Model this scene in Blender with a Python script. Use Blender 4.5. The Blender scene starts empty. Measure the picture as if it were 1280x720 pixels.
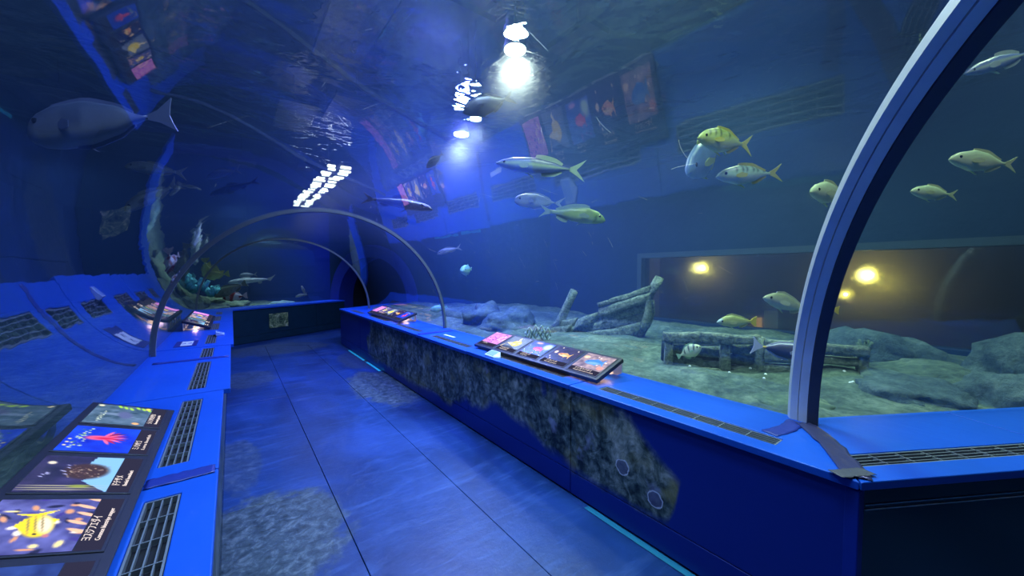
import bpy, bmesh, math, random
import numpy as np
from mathutils import Vector, Matrix

random.seed(7)
scene = bpy.context.scene
COL = scene.collection
R = math.radians
T30 = math.tan(R(30))

# ------------------------------------------------------------------ camera
F_PX, YAW, PITCH, CAM_Z = 465.0, 37.0, 2.34, 1.55
cam_data = bpy.data.cameras.new('camera')
cam = bpy.data.objects.new('camera', cam_data)
COL.objects.link(cam)
cam_data.sensor_width = 36.0
cam_data.lens = 36.0 * F_PX / 1280.0
cam_data.clip_start = 0.02
cam_data.clip_end = 200
cam.location = (0, 0, CAM_Z)
cam.rotation_euler = (R(90 - PITCH), 0, R(-YAW))
scene.camera = cam

# ------------------------------------------------------------------ world, exposure
world = bpy.data.worlds.new('hall_dark')
scene.world = world
world.use_nodes = True
world.node_tree.nodes['Background'].inputs['Color'].default_value = (0.010, 0.024, 0.085, 1)
world.node_tree.nodes['Background'].inputs['Strength'].default_value = 0.5
vs = scene.view_settings
vs.view_transform = 'Standard'
vs.look = 'None'
vs.gamma = 1
vs.use_curve_mapping = False
vs.exposure = 0.0
cy = scene.cycles
cy.transparent_max_bounces = 24
cy.max_bounces = 8
cy.diffuse_bounces = 2
cy.glossy_bounces = 3
cy.transmission_bounces = 6
cy.volume_bounces = 0
cy.sample_clamp_indirect = 4.0
cy.caustics_reflective = False
cy.caustics_refractive = False

# lamps: (x, y, z), colour, watts, size, visible lens radius, label
BLUE = (0.13, 0.16, 1.0)
PALE = (0.48, 0.67, 1.0)
WHITE = (0.75, 0.95, 1.0)
GREEN = (0.72, 1.0, 0.64)
LAMPS = [  # position, colour, watts, lens radius, label
    ((2.62, 3.42, 4.05), (0.85, 1.0, 0.85), 140, 0.12, 'cool white flood lamp over the water above the display board'),
    ((3.40, 6.05, 4.05), WHITE, 80, 0.13, 'white flood lamp over the water deeper along the tank'),
    ((3.25, 5.30, 4.05), WHITE, 25, 0.09, 'small white lamp hung just before the deeper white flood lamp'),
]
WASH = [  # louvred wash floods, emitters hidden, some added as fill: position, watts, sx, sy, colour, beam, where
    ((0.9, 1.2, 4.4), 82, 0.5, 1.6, PALE, 100, 'over the near walkway'),
    ((1.2, 4.6, 4.4), 85, 0.5, 1.8, PALE, 100, 'over the middle walkway'),
    ((1.0, 8.0, 4.4), 40, 0.5, 1.4, PALE, 100, 'over the far walkway'),
    ((2.9, -0.6, 4.4), 45, 0.5, 1.2, (0.85, 0.92, 1.0), 100, 'over the bend behind the steel ring'),
    ((2.0, 4.25, 4.4), 320, 0.9, 1.2, BLUE, 115, 'above the display board'),
    ((1.9, 7.2, 4.4), 150, 0.9, 1.2, BLUE, 115, 'beyond the thin grey ring'),
    ((3.3, 5.6, 4.25), 330, 0.3, 0.3, BLUE, 150, 'added for blue haze beside the deeper white flood lamp'),  # extra blue source, put in to deepen the haze glow
    ((1.70, 11.80, 4.4), 45, 0.3, 0.3, BLUE, 50, 'before the blue end wall'),
    ((0.3, 12.2, 4.4), 75, 0.5, 0.8, WHITE, 75, 'added to brighten the far reef'),  # added fill so the far fish and rocks show up
    ((-2.2, 9.5, 4.4), 40, 0.5, 1.0, PALE, 100, 'over the left reef'),
    ((1.9, 1.1, 4.4), 70, 0.4, 0.4, GREEN, 100, 'tinted green, added over the right edge of the walkway to light the fish'),  # added fill for the fish flanks, placed above the camera's view
    ((-0.4, 1.2, 4.4), 60, 0.5, 0.5, PALE, 100, 'added over the left ledge to light the unicornfish'),  # added so the unicornfish's near side is lit
    ((4.2, 1.7, 4.4), 95, 0.3, 0.6, GREEN, 90, 'tinted green, added as fill over the sunken timbers'),  # added green fill for the sand, emitter cut off from view
    ((3.5, 3.3, 4.4), 80, 0.3, 0.6, GREEN, 90, 'tinted green, added to light the wreck'),  # added green fill aimed at the wreck, emitter cut off from view
    ((4.4, -0.3, 4.4), 45, 0.3, 0.6, GREEN, 90, 'tinted green, over the rocks by the viewing window'),
    ((4.2, 6.6, 4.4), 45, 0.3, 0.6, PALE, 90, 'over the seabed behind the wreck'),
]

# ------------------------------------------------------------------ pixel helpers (measured on the photograph)
_cp, _sp = math.cos(R(PITCH)), math.sin(R(PITCH))
FW = Vector((math.sin(R(YAW)) * _cp, math.cos(R(YAW)) * _cp, -_sp))
RT = Vector((math.cos(R(YAW)), -math.sin(R(YAW)), 0))
UP = RT.cross(FW)
CAM = Vector((0, 0, CAM_Z))
def ray(px, py):
    return FW + RT * ((px - 640) / F_PX) + UP * ((360 - py) / F_PX)
def at(px, py, d):
    return CAM + ray(px, py) * d

# ------------------------------------------------------------------ tunnel frames: (along, lateral, z)
CX, Y_NEAR, Y_FAR = 0.89, -0.25, 9.2
HALF, FRONT, LEDGE_Z = 1.49, 0.95, 0.775
C30, S30 = math.cos(R(30)), 0.5
def f1(s, l, z): return Vector((CX + l, s, z))
def f2(s, l, z): return Vector((CX + s * C30 + l * S30, Y_FAR + s * S30 - l * C30, z))
def f0(s, l, z): return Vector((CX - s * C30 + l * S30, Y_NEAR + s * S30 + l * C30, z))
near1 = lambda l: Y_NEAR + l * T30
far1 = lambda l: Y_FAR - l * T30
start2 = lambda l: l * T30
end0 = lambda l: -l * T30
S2_END = 2.5
S0_LEN = 6.0
def in_tunnel(p, pad=0.0):
    def prof(l):
        if abs(l) >= HALF + pad: return -1
        return LEDGE_Z + math.sqrt((HALF + pad) ** 2 - l * l)
    l = p.x - CX
    if near1(l) <= p.y <= far1(l): return p.z < prof(l)
    q = Vector((p.x - CX, p.y - Y_FAR)); s = q.x * C30 + q.y * S30; l = q.x * S30 - q.y * C30
    if s >= start2(l) and s < 9 and p.y > 6: return p.z < prof(l)
    q = Vector((p.x - CX, p.y - Y_NEAR)); s = -q.x * C30 + q.y * S30; l = q.x * S30 + q.y * C30
    if s <= end0(l) and s > -9 and p.y < 3: return p.z < prof(l)
    return False
def exit_depth(px, py):
    r = ray(px, py); d = 0.1
    while d < 20 and in_tunnel(CAM + r * d, 0.07): d += 0.02
    return d

# ------------------------------------------------------------------ node materials
def new_mat(name):
    m = bpy.data.materials.new(name); m.use_nodes = True
    nt = m.node_tree; nt.nodes.clear()
    out = nt.nodes.new('ShaderNodeOutputMaterial')
    return m, nt, out
def N(nt, typ, **kw):
    n = nt.nodes.new(typ)
    for k, v in kw.items():
        if hasattr(n, k) and k not in n.inputs: setattr(n, k, v)
        else: n.inputs[k].default_value = v
    return n
def L(nt, a, b): nt.links.new(a, b)
def rgba(c): return (c[0], c[1], c[2], 1)
def ramp(nt, fac, stops, interp='LINEAR'):
    n = nt.nodes.new('ShaderNodeValToRGB'); n.color_ramp.interpolation = interp
    e = n.color_ramp.elements
    while len(e) < len(stops): e.new(0.5)
    for i, (p, c) in enumerate(stops):
        e[i].position = p; e[i].color = rgba(c) if len(c) == 3 else c
    L(nt, fac, n.inputs[0]); return n.outputs[0]
def mixc(nt, fac, a, b, mode='MIX'):
    n = nt.nodes.new('ShaderNodeMix'); n.data_type = 'RGBA'; n.blend_type = mode
    for sock, v in ((n.inputs[0], fac), (n.inputs[6], a), (n.inputs[7], b)):
        if hasattr(v, 'is_linked') or hasattr(v, 'links'): L(nt, v, sock)
        elif isinstance(v, (int, float)): sock.default_value = v
        else: sock.default_value = rgba(v)
    return n.outputs[2]
def mth(nt, op, a, b=None, c=None, clamp=False):
    n = nt.nodes.new('ShaderNodeMath'); n.operation = op; n.use_clamp = clamp
    for i, v in enumerate((a, b, c)):
        if v is None: continue
        if isinstance(v, (int, float)): n.inputs[i].default_value = v
        else: L(nt, v, n.inputs[i])
    return n.outputs[0]
def noise(nt, vec, scale, detail=4, rough=0.55, dist=0.0):
    n = N(nt, 'ShaderNodeTexNoise'); n.inputs['Scale'].default_value = scale
    n.inputs['Detail'].default_value = detail; n.inputs['Roughness'].default_value = rough
    n.inputs['Distortion'].default_value = dist
    if vec is not None: L(nt, vec, n.inputs['Vector'])
    return n.outputs['Fac']
def bump(nt, h, strength, dist=0.02):
    n = N(nt, 'ShaderNodeBump'); n.inputs['Strength'].default_value = strength
    n.inputs['Distance'].default_value = dist; L(nt, h, n.inputs['Height']); return n.outputs[0]
def pbsdf(nt, out, color, rough=0.5, metal=0.0, normal=None, spec=0.5, **kw):
    b = N(nt, 'ShaderNodeBsdfPrincipled')
    if isinstance(color, tuple): b.inputs['Base Color'].default_value = rgba(color)
    else: L(nt, color, b.inputs['Base Color'])
    if isinstance(rough, (int, float)): b.inputs['Roughness'].default_value = rough
    else: L(nt, rough, b.inputs['Roughness'])
    b.inputs['Metallic'].default_value = metal
    b.inputs['Specular IOR Level'].default_value = spec
    if normal is not None: L(nt, normal, b.inputs['Normal'])
    if out is not None: L(nt, b.outputs[0], out.inputs[0])
    return b
def pos(nt): return N(nt, 'ShaderNodeNewGeometry').outputs['Position']
def objco(nt): return N(nt, 'ShaderNodeTexCoord').outputs['Object']
def mapping(nt, v, scale=(1, 1, 1), loc=(0, 0, 0)):
    n = N(nt, 'ShaderNodeMapping'); n.inputs['Scale'].default_value = scale; n.inputs['Location'].default_value = loc
    L(nt, v, n.inputs['Vector']); return n.outputs[0]
def plain(name, color, rough=0.5, metal=0.0, bump_s=0.0, bump_scale=40, var=0.15, spec=0.5, coords='obj'):
    m, nt, out = new_mat(name)
    c = objco(nt) if coords == 'obj' else pos(nt)
    nz = noise(nt, c, bump_scale * 0.3, 5)
    col = mixc(nt, nz, tuple(x * (1 - var) for x in color), tuple(min(1, x * (1 + var)) for x in color))
    nrm = bump(nt, noise(nt, c, bump_scale, 4), bump_s, 0.01) if bump_s else None
    pbsdf(nt, out, col, rough, metal, nrm, spec)
    return m

MAT = {}
# blue lacquered ledge: slightly scuffed
def mk_ledge():
    m, nt, out = new_mat('blue_ledge'); p = pos(nt)
    n1 = noise(nt, p, 2.2, 5); n2 = noise(nt, mapping(nt, p, (9, 2, 9)), 3.0, 6, 0.7)
    c = mixc(nt, n1, (0.005, 0.075, 0.50), (0.010, 0.105, 0.63))
    c = mixc(nt, mth(nt, 'MULTIPLY', ramp(nt, n2, [(0.62, (0, 0, 0)), (0.8, (1, 1, 1))]), 0.12), c, (0.25, 0.35, 0.8))
    pbsdf(nt, out, c, mth(nt, 'ADD', mth(nt, 'MULTIPLY', n2, 0.2), 0.28), 0, bump(nt, n2, 0.05, 0.004), 0.4)
    return m
MAT['ledge'] = mk_ledge()
MAT['cab_blue'] = plain('cabinet_blue', (0.004, 0.022, 0.26), 0.42, 0, 0.04, 30, 0.25, 0.35, 'pos')
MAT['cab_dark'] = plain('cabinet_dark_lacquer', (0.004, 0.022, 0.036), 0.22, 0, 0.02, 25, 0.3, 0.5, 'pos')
MAT['cab_far'] = plain('cabinet_dark_teal', (0.006, 0.035, 0.055), 0.45, 0, 0.03, 25, 0.3, 0.4, 'pos')
MAT['black'] = plain('duct_black', (0.004, 0.006, 0.012), 0.8)
MAT['grille'] = plain('grille_metal', (0.20, 0.24, 0.30), 0.42, 0.3, 0.1, 60)
MAT['frame_dark'] = plain('board_housing', (0.020, 0.022, 0.040), 0.38, 0, 0.03, 50)
MAT['steel'] = plain('ring_steel', (0.78, 0.79, 0.80), 0.38, 0.15, 0.03, 35, 0.12)
MAT['steel_dark'] = plain('ring_gasket', (0.035, 0.045, 0.075), 0.55, 0.1, 0.05, 30)
MAT['ring_grey'] = plain('ring_grey', (0.20, 0.24, 0.24), 0.4, 0.3, 0.05, 30)
MAT['lamp_body'] = plain('lamp_housing', (0.03, 0.03, 0.035), 0.5, 0.4)
MAT['wedge'] = plain('frosted_acrylic', (0.62, 0.78, 0.92), 0.25, 0, 0.02, 40, 0.08)
MAT['wedge_top'] = plain('frosted_acrylic_tinted', (0.30, 0.45, 0.75), 0.2, 0, 0.02, 40, 0.08)
MAT['plate'] = plain('bracket_grey', (0.62, 0.66, 0.68), 0.45, 0.3, 0.05, 30)
MAT['white'] = plain('label_white', (0.75, 0.8, 0.85), 0.5)
MAT['sticker'] = plain('label_navy', (0.01, 0.02, 0.20), 0.5)
MAT['tape_cyan'] = plain('strip_cyan', (0.06, 0.85, 0.95), 0.4)
MAT['tape_teal'] = plain('strip_teal', (0.02, 0.24, 0.36), 0.45)

def mk_floor():
    m, nt, out = new_mat('sea_print_vinyl'); p = pos(nt)
    sep = N(nt, 'ShaderNodeSeparateXYZ'); L(nt, p, sep.inputs[0])
    n1 = noise(nt, mapping(nt, p, (1, 0.7, 1)), 1.3, 5, 0.6, 0.6)
    base = ramp(nt, n1, [(0.3, (0.003, 0.020, 0.085)), (0.52, (0.007, 0.040, 0.16)), (0.75, (0.022, 0.075, 0.29))])
    streak = noise(nt, mapping(nt, p, (0.9, 5.0, 1)), 2.2, 6, 0.65, 0.8)
    base = mixc(nt, mth(nt, 'MULTIPLY', ramp(nt, streak, [(0.52, (0, 0, 0)), (0.75, (1, 1, 1))]), 0.35), base, (0.07, 0.16, 0.45))
    edge = noise(nt, p, 5.5, 6, 0.65)
    tex = noise(nt, p, 16, 8, 0.72, 0.5)
    rock = ramp(nt, tex, [(0.32, (0.008, 0.02, 0.03)), (0.52, (0.05, 0.08, 0.11)), (0.74, (0.18, 0.23, 0.27))])
    mask = None
    for (x, y, rx, ry, k) in [(0.12, 2.55, 0.42, 0.50, 1.0), (1.62, 5.1, 0.38, 0.85, 0.95), (1.72, 6.9, 0.25, 0.7, .5), (0.15, 6.6, 0.35, 0.5, 0.55),
                              (0.7, 8.9, 0.9, 0.6, 0.6), (0.0, 3.7, 0.16, 0.5, 0.5)]:
        dx = mth(nt, 'DIVIDE', mth(nt, 'SUBTRACT', sep.outputs[0], x), rx)
        dy = mth(nt, 'DIVIDE', mth(nt, 'SUBTRACT', sep.outputs[1], y), ry)
        r2 = mth(nt, 'ADD', mth(nt, 'MULTIPLY', dx, dx), mth(nt, 'MULTIPLY', dy, dy))
        v = mth(nt, 'SUBTRACT', 1.25, mth(nt, 'ADD', r2, mth(nt, 'MULTIPLY', mth(nt, 'SUBTRACT', edge, 0.5), -2.2)))
        v = mth(nt, 'MULTIPLY', mth(nt, 'MULTIPLY', v, 2.5, clamp=True), k)
        mask = v if mask is None else mth(nt, 'MAXIMUM', mask, v)
    c = mixc(nt, mask, base, rock)
    h = noise(nt, p, 26, 6, 0.7)
    wav = noise(nt, mapping(nt, p, (3, 9, 1)), 2.0, 3)
    hh = mth(nt, 'ADD', h, mth(nt, 'MULTIPLY', wav, 1.0))
    pbsdf(nt, out, c, mth(nt, 'ADD', mth(nt, 'MULTIPLY', h, 0.25), 0.26), 0, bump(nt, hh, 0.16, 0.01), 0.45)
    return m
MAT['floor'] = mk_floor()

def mk_reef(name, kind):
    """printed reef film on the cabinet fronts: the film's own picture, bounded by blue"""
    m, nt, out = new_mat(name); p = pos(nt)
    sep = N(nt, 'ShaderNodeSeparateXYZ'); L(nt, p, sep.inputs[0])
    Y, Z = sep.outputs[1], sep.outputs[2]
    warp = noise(nt, p, 3.0, 4)
    if kind == 'right':
        big = noise(nt, mapping(nt, p, (1, 1.5, 1)), 2.4, 6, 0.7, 0.8)
    else:
        big = noise(nt, p, 2.5, 6, 0.7, 0.8)
    fine = noise(nt, p, 11, 9, 0.70, 1.5)
    vor = N(nt, 'ShaderNodeTexVoronoi'); vor.inputs['Scale'].default_value = 19
    L(nt, p, vor.inputs['Vector'])
    mix1 = mth(nt, 'ADD', mth(nt, 'MULTIPLY', big, 0.55), mth(nt, 'MULTIPLY', fine, 0.5))
    mix1 = mth(nt, 'SUBTRACT', mix1, mth(nt, 'MULTIPLY', vor.outputs['Distance'], 0.10))
    col = ramp(nt, mix1, [(0.38, (0.006, 0.014, 0.016)), (0.46, (0.07, 0.11, 0.10)), (0.54, (0.24, 0.29, 0.27)), (0.66, (0.58, 0.62, 0.60))])
    tint = noise(nt, p, 3.7, 3)
    col = mixc(nt, ramp(nt, tint, [(0.55, (0, 0, 0)), (0.7, (.75, .75, .75))]), col, mixc(nt, fine, (0.03, 0.05, 0.02), (0.42, 0.40, 0.16)))
    lil = noise(nt, mapping(nt, p, (1, 1, 1), (3, 7, 1)), 4.6, 3)
    col = mixc(nt, ramp(nt, lil, [(0.64, (0, 0, 0)), (0.72, (.6, .6, .6))]), col, (0.34, 0.38, 0.62))
    blue = (0.004, 0.022, 0.26)
    if kind == 'right':
        # pale-rimmed sponges printed near the end of the film
        for (y, z, r) in [(1.36, 0.375, 0.045), (1.14, 0.285, 0.045)]:
            dy = mth(nt, 'SUBTRACT', Y, y); dz = mth(nt, 'SUBTRACT', Z, z)
            d = mth(nt, 'SQRT', mth(nt, 'ADD', mth(nt, 'MULTIPLY', dy, dy), mth(nt, 'MULTIPLY', dz, dz)))
            d = mth(nt, 'ADD', d, mth(nt, 'MULTIPLY', mth(nt, 'SUBTRACT', noise(nt, p, 28, 2), 0.5), 0.03))
            ring = mth(nt, 'SUBTRACT', 1.0, mth(nt, 'MULTIPLY', mth(nt, 'ABSOLUTE', mth(nt, 'SUBTRACT', d, r)), 160), clamp=True)
            ins = mth(nt, 'GREATER_THAN', r, d)
            col = mixc(nt, mth(nt, 'MULTIPLY', ins, 0.7), col, (0.10, 0.11, 0.22))
            col = mixc(nt, mth(nt, 'MULTIPLY', ring, 0.95), col, (0.75, 0.80, 0.95))
        # lower limit of the reef picture: full height far off, rising bays nearer, round at the near end
        S = [(.0, .9), (.100, .78), (.106, .5), (.112, .22), (.118, .03), (.20, .06), (.26, .22), (.30, .25), (.33, .12), (.36, .14), (.40, -.05), (.46, -.2)]
        zb = ramp(nt, mth(nt, 'DIVIDE', Y, 9.0), [(q, (h, h, h)) for q, h in S])
        v = mth(nt, 'SUBTRACT', mth(nt, 'ADD', Z, mth(nt, 'MULTIPLY', mth(nt, 'SUBTRACT', warp, 0.5), 0.20)), mth(nt, 'ADD', zb, 0.10))
        mask = mth(nt, 'MULTIPLY', v, 14, clamp=True)
        ub = mth(nt, 'SUBTRACT', mth(nt, 'ADD', mth(nt, 'MULTIPLY', mth(nt, 'SUBTRACT', Y, 0.95), 0.8), mth(nt, 'MULTIPLY', warp, 0.16)), mth(nt, 'SUBTRACT', Z, 0.36))
        mask = mth(nt, 'MULTIPLY', mask, mth(nt, 'MULTIPLY', ub, 14, clamp=True))
        far = mth(nt, 'MULTIPLY', mth(nt, 'SUBTRACT', 7.1, mth(nt, 'ADD', Y, warp)), 8, clamp=True)
        mask = mth(nt, 'MULTIPLY', mask, far)
        top = ramp(nt, noise(nt, mapping(nt, p, (1, 1, .3), (0, 3, 0)), 3.1, 4), [(0.64, (0, 0, 0)), (0.70, (1, 1, 1))])
        hi = mth(nt, 'MULTIPLY', mth(nt, 'SUBTRACT', Z, 0.52), 8, clamp=True)
        mask = mth(nt, 'SUBTRACT', mask, mth(nt, 'MULTIPLY', mth(nt, 'MULTIPLY', top, hi), 0.7), clamp=True)
        c = mixc(nt, mask, blue, col)
    else:
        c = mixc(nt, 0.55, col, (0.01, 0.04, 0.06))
    pbsdf(nt, out, c, 0.36, 0, None, 0.4)
    return m
MAT['reef_right'] = mk_reef('reef_print_right', 'right')
MAT['reef_left'] = mk_reef('reef_print_left', 'left')

def mk_rock(name, dark, mid, light, scale=3.0):
    m, nt, out = new_mat(name); p = pos(nt)
    a = noise(nt, p, scale, 8, 0.68, 0.4); b = noise(nt, p, scale * 7, 8, 0.7)
    f = mth(nt, 'ADD', mth(nt, 'MULTIPLY', a, 0.55), mth(nt, 'MULTIPLY', b, 0.45))
    c = ramp(nt, f, [(0.34, dark), (0.5, mid), (0.66, light)])
    pbsdf(nt, out, c, 0.85, 0, bump(nt, b, 0.8, 0.05), 0.2)
    return m
MAT['sand'] = mk_rock('seabed_sand', (0.015, 0.03, 0.026), (0.085, 0.13, 0.10), (0.24, 0.31, 0.24), 2.2)
MAT['rock'] = mk_rock('reef_rock', (0.02, 0.04, 0.05), (0.075, 0.12, 0.13), (0.18, 0.25, 0.25), 2.4)
MAT['rock_green'] = mk_rock('reef_rock_green', (0.03, 0.06, 0.04), (0.11, 0.17, 0.115), (0.26, 0.32, 0.21), 3.0)
MAT['coral_teal'] = mk_rock('coral_teal', (0.05, 0.30, 0.34), (0.12, 0.55, 0.58), (0.35, 0.8, 0.8), 6.0)
MAT['coral_pale'] = mk_rock('coral_pale', (0.3, 0.42, 0.42), (0.45, 0.6, 0.58), (0.6, 0.75, 0.7), 8.0)
def mk_wood():
    m, nt, out = new_mat('sunken_wood'); p = objco(nt)
    g = noise(nt, mapping(nt, p, (1.2, 7, 7)), 3.2, 8, 0.7, 0.8); b = noise(nt, p, 19, 8, 0.7)
    f = mth(nt, 'ADD', mth(nt, 'MULTIPLY', g, 0.6), mth(nt, 'MULTIPLY', b, 0.4))
    c = ramp(nt, f, [(0.36, (0.03, 0.042, 0.034)), (0.5, (0.17, 0.22, 0.17)), (0.66, (0.40, 0.45, 0.34))])
    pbsdf(nt, out, c, 0.9, 0, bump(nt, f, 0.9, 0.05), 0.2)
    return m
MAT['wood'] = mk_wood()
MAT['wood_dark'] = mk_rock('sunken_wood_dark', (0.01, 0.018, 0.018), (0.03, 0.05, 0.05), (0.08, 0.11, 0.10), 3.0)
def mk_wall(name, c0, c1):
    m, nt, out = new_mat(name); p = pos(nt)
    a = noise(nt, mapping(nt, p, (1, 1, .6)), 0.9, 6, 0.6)
    pbsdf(nt, out, mixc(nt, a, c0, c1), 0.8, 0, bump(nt, noise(nt, p, 8, 5), 0.3, 0.03), 0.15)
    return m
MAT['tank_blue'] = mk_wall('tank_wall_blue', (0.008, 0.024, 0.062), (0.013, 0.037, 0.09))
MAT['tank_dark'] = mk_wall('tank_wall_dark', (0.005, 0.024, 0.034), (0.010, 0.042, 0.054))
MAT['tank_end'] = mk_wall('tank_wall_end_blue', (0.004, 0.026, 0.16), (0.008, 0.036, 0.22))
MAT['portal'] = plain('portal_blue', (0.01, 0.03, 0.22), 0.6)
MAT['hall'] = mk_wall('hall_ceiling', (0.008, 0.012, 0.04), (0.018, 0.024, 0.075))
MAT['brown'] = mk_wall('visitor_room_brown', (0.16, 0.14, 0.12), (0.20, 0.175, 0.15))
MAT['corridor'] = plain('corridor_black', (0.004, 0.006, 0.014), 0.8)

def mk_acrylic(name, scratch=0.04, f0=0.045, wav=0.06, tint=(0.97, 0.985, 1.0)):
    """thick acrylic: clear, mirror-like towards grazing, with fine polishing scratches that scatter a little"""
    m, nt, out = new_mat(name); p = pos(nt)
    lw = N(nt, 'ShaderNodeLayerWeight'); lw.inputs['Blend'].default_value = 0.5
    w = noise(nt, p, 1.6, 3, 0.5)
    w2 = noise(nt, p, 5.0, 2, 0.5)
    nrm = bump(nt, mth(nt, 'ADD', w, mth(nt, 'MULTIPLY', w2, 0.22)), wav, 0.02)
    f = mth(nt, 'POWER', lw.outputs['Facing'], 5.0)
    f = mth(nt, 'ADD', mth(nt, 'MULTIPLY', f, 0.95 - f0), f0, clamp=True)
    tr = N(nt, 'ShaderNodeBsdfTransparent'); tr.inputs[0].default_value = rgba(tint)
    gl = N(nt, 'ShaderNodeBsdfGlossy'); gl.inputs['Roughness'].default_value = 0.015
    gl.inputs[0].default_value = (0.95, 0.97, 1, 1)
    L(nt, nrm, gl.inputs['Normal'])
    through = tr.outputs[0]
    if scratch:
        s1 = noise(nt, mapping(nt, p, (60, 9, 40)), 1.0, 2, 0.5, 1.5)
        s2 = noise(nt, mapping(nt, p, (11, 55, 60)), 1.0, 2, 0.5, 1.5)
        nb = bump(nt, mth(nt, 'MAXIMUM', s1, s2), 0.9, 0.01)
        rf = N(nt, 'ShaderNodeBsdfRefraction'); rf.inputs['Roughness'].default_value = 0.65
        rf.inputs['IOR'].default_value = 1.05; L(nt, nb, rf.inputs['Normal'])
        mx = N(nt, 'ShaderNodeMixShader'); mx.inputs[0].default_value = scratch
        L(nt, tr.outputs[0], mx.inputs[1]); L(nt, rf.outputs[0], mx.inputs[2]); through = mx.outputs[0]
    mx = N(nt, 'ShaderNodeMixShader'); L(nt, f, mx.inputs[0]); L(nt, through, mx.inputs[1]); L(nt, gl.outputs[0], mx.inputs[2])
    L(nt, mx.outputs[0], out.inputs[0])
    return m
MAT['acrylic'] = mk_acrylic('acrylic_inner')
def mk_clear(name, tint):
    m, nt, out = new_mat(name)
    tr = N(nt, 'ShaderNodeBsdfTransparent'); tr.inputs[0].default_value = rgba(tint)
    L(nt, tr.outputs[0], out.inputs[0]); return m
MAT['acrylic_wet'] = mk_clear('acrylic_wet_side', (0.97, 0.99, 1.0))
MAT['viewing'] = mk_acrylic('acrylic_viewing', 0.22, 0.03, 0.1, (0.9, 0.95, 0.9))

def mk_surface():
    m, nt, out = new_mat('water_surface'); p = pos(nt)
    w = noise(nt, mapping(nt, p, (1.0, 1.0, 1)), 1.5, 3, 0.5, 0.6)
    w2 = noise(nt, p, 9.0, 2, 0.5)
    nrm = bump(nt, mth(nt, 'ADD', w, mth(nt, 'MULTIPLY', w2, 0.10)), 0.5, 0.14)
    tr = N(nt, 'ShaderNodeBsdfTransparent')
    rf = N(nt, 'ShaderNodeBsdfRefraction'); rf.inputs['IOR'].default_value = 1.06; rf.inputs['Roughness'].default_value = 0.03
    gl = N(nt, 'ShaderNodeBsdfGlossy'); gl.inputs['Roughness'].default_value = 0.04
    L(nt, nrm, rf.inputs['Normal']); L(nt, nrm, gl.inputs['Normal'])
    m1 = N(nt, 'ShaderNodeMixShader'); m1.inputs[0].default_value = 0.45
    L(nt, tr.outputs[0], m1.inputs[1]); L(nt, rf.outputs[0], m1.inputs[2])
    m2 = N(nt, 'ShaderNodeMixShader'); m2.inputs[0].default_value = 0.18
    L(nt, m1.outputs[0], m2.inputs[1]); L(nt, gl.outputs[0], m2.inputs[2])
    L(nt, m2.outputs[0], out.inputs[0]); return m
MAT['surface'] = mk_surface()
def mk_water():
    m, nt, out = new_mat('sea_water')
    sc = N(nt, 'ShaderNodeVolumeScatter'); sc.inputs['Color'].default_value = (0.20, 0.38, 1.0, 1)
    sc.inputs['Density'].default_value = 0.046; sc.inputs['Anisotropy'].default_value = 0.25
    ab = N(nt, 'ShaderNodeVolumeAbsorption'); ab.inputs['Color'].default_value = (0.18, 0.62, 0.86, 1)
    ab.inputs['Density'].default_value = 0.10
    ad = N(nt, 'ShaderNodeAddShader'); L(nt, sc.outputs[0], ad.inputs[0]); L(nt, ab.outputs[0], ad.inputs[1])
    L(nt, ad.outputs[0], out.inputs['Volume']); return m
MAT['water'] = mk_water()

def mk_vcol(name, emit=0.0, rough=0.45):
    m, nt, out = new_mat(name)
    at_ = N(nt, 'ShaderNodeAttribute'); at_.attribute_name = 'Col'
    nz = noise(nt, objco(nt), 30, 4)
    c = mixc(nt, mth(nt, 'MULTIPLY', nz, 0.25), at_.outputs['Color'], (0, 0, 0))
    b = pbsdf(nt, out, at_.outputs['Color'] if emit else c, rough, 0, None, 0.5)
    if emit:
        L(nt, at_.outputs['Color'], b.inputs['Emission Color']); b.inputs['Emission Strength'].default_value = emit
        b.inputs['Base Color'].default_value = (0.02, 0.02, 0.03, 1)
        for l in list(b.inputs['Base Color'].links): nt.links.remove(l)
    return m
MAT['fish'] = mk_vcol('fish_skin', 0, 0.38)
MAT['print'] = mk_vcol('backlit_print', 1.4, 0.25)
MAT['eye'] = plain('fish_eye', (0.01, 0.01, 0.012), 0.1)
def mk_emit(name, color, s):
    m, nt, out = new_mat(name); e = N(nt, 'ShaderNodeEmission'); e.inputs[0].default_value = rgba(color); e.inputs[1].default_value = s
    L(nt, e.outputs[0], out.inputs[0]); return m
MAT['caption'] = mk_emit('caption_backlit', (1.0, 0.86, 0.84), 1.0)
MAT['caption_ground'] = mk_emit('caption_ground_backlit', (0.10, 0.10, 0.22), 0.35)
MAT['lens'] = mk_emit('lamp_lens', (0.8, 1.0, 0.92), 60)
MAT['lens_row'] = mk_emit('lamp_lens_row', (1.0, 1.0, 0.88), 9)
MAT['lens_yellow'] = mk_emit('lamp_lens_yellow', (1.0, 0.72, 0.08), 40)
MAT['screen'] = mk_emit('lit_poster_green', (0.35, 1.0, 0.75), 0.5)
MAT['screen_o'] = mk_emit('lit_poster_orange', (1.0, 0.45, 0.08), 0.5)
MAT['screen_w'] = mk_emit('lit_notice_white', (0.7, 0.8, 0.6), 0.06)

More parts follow.
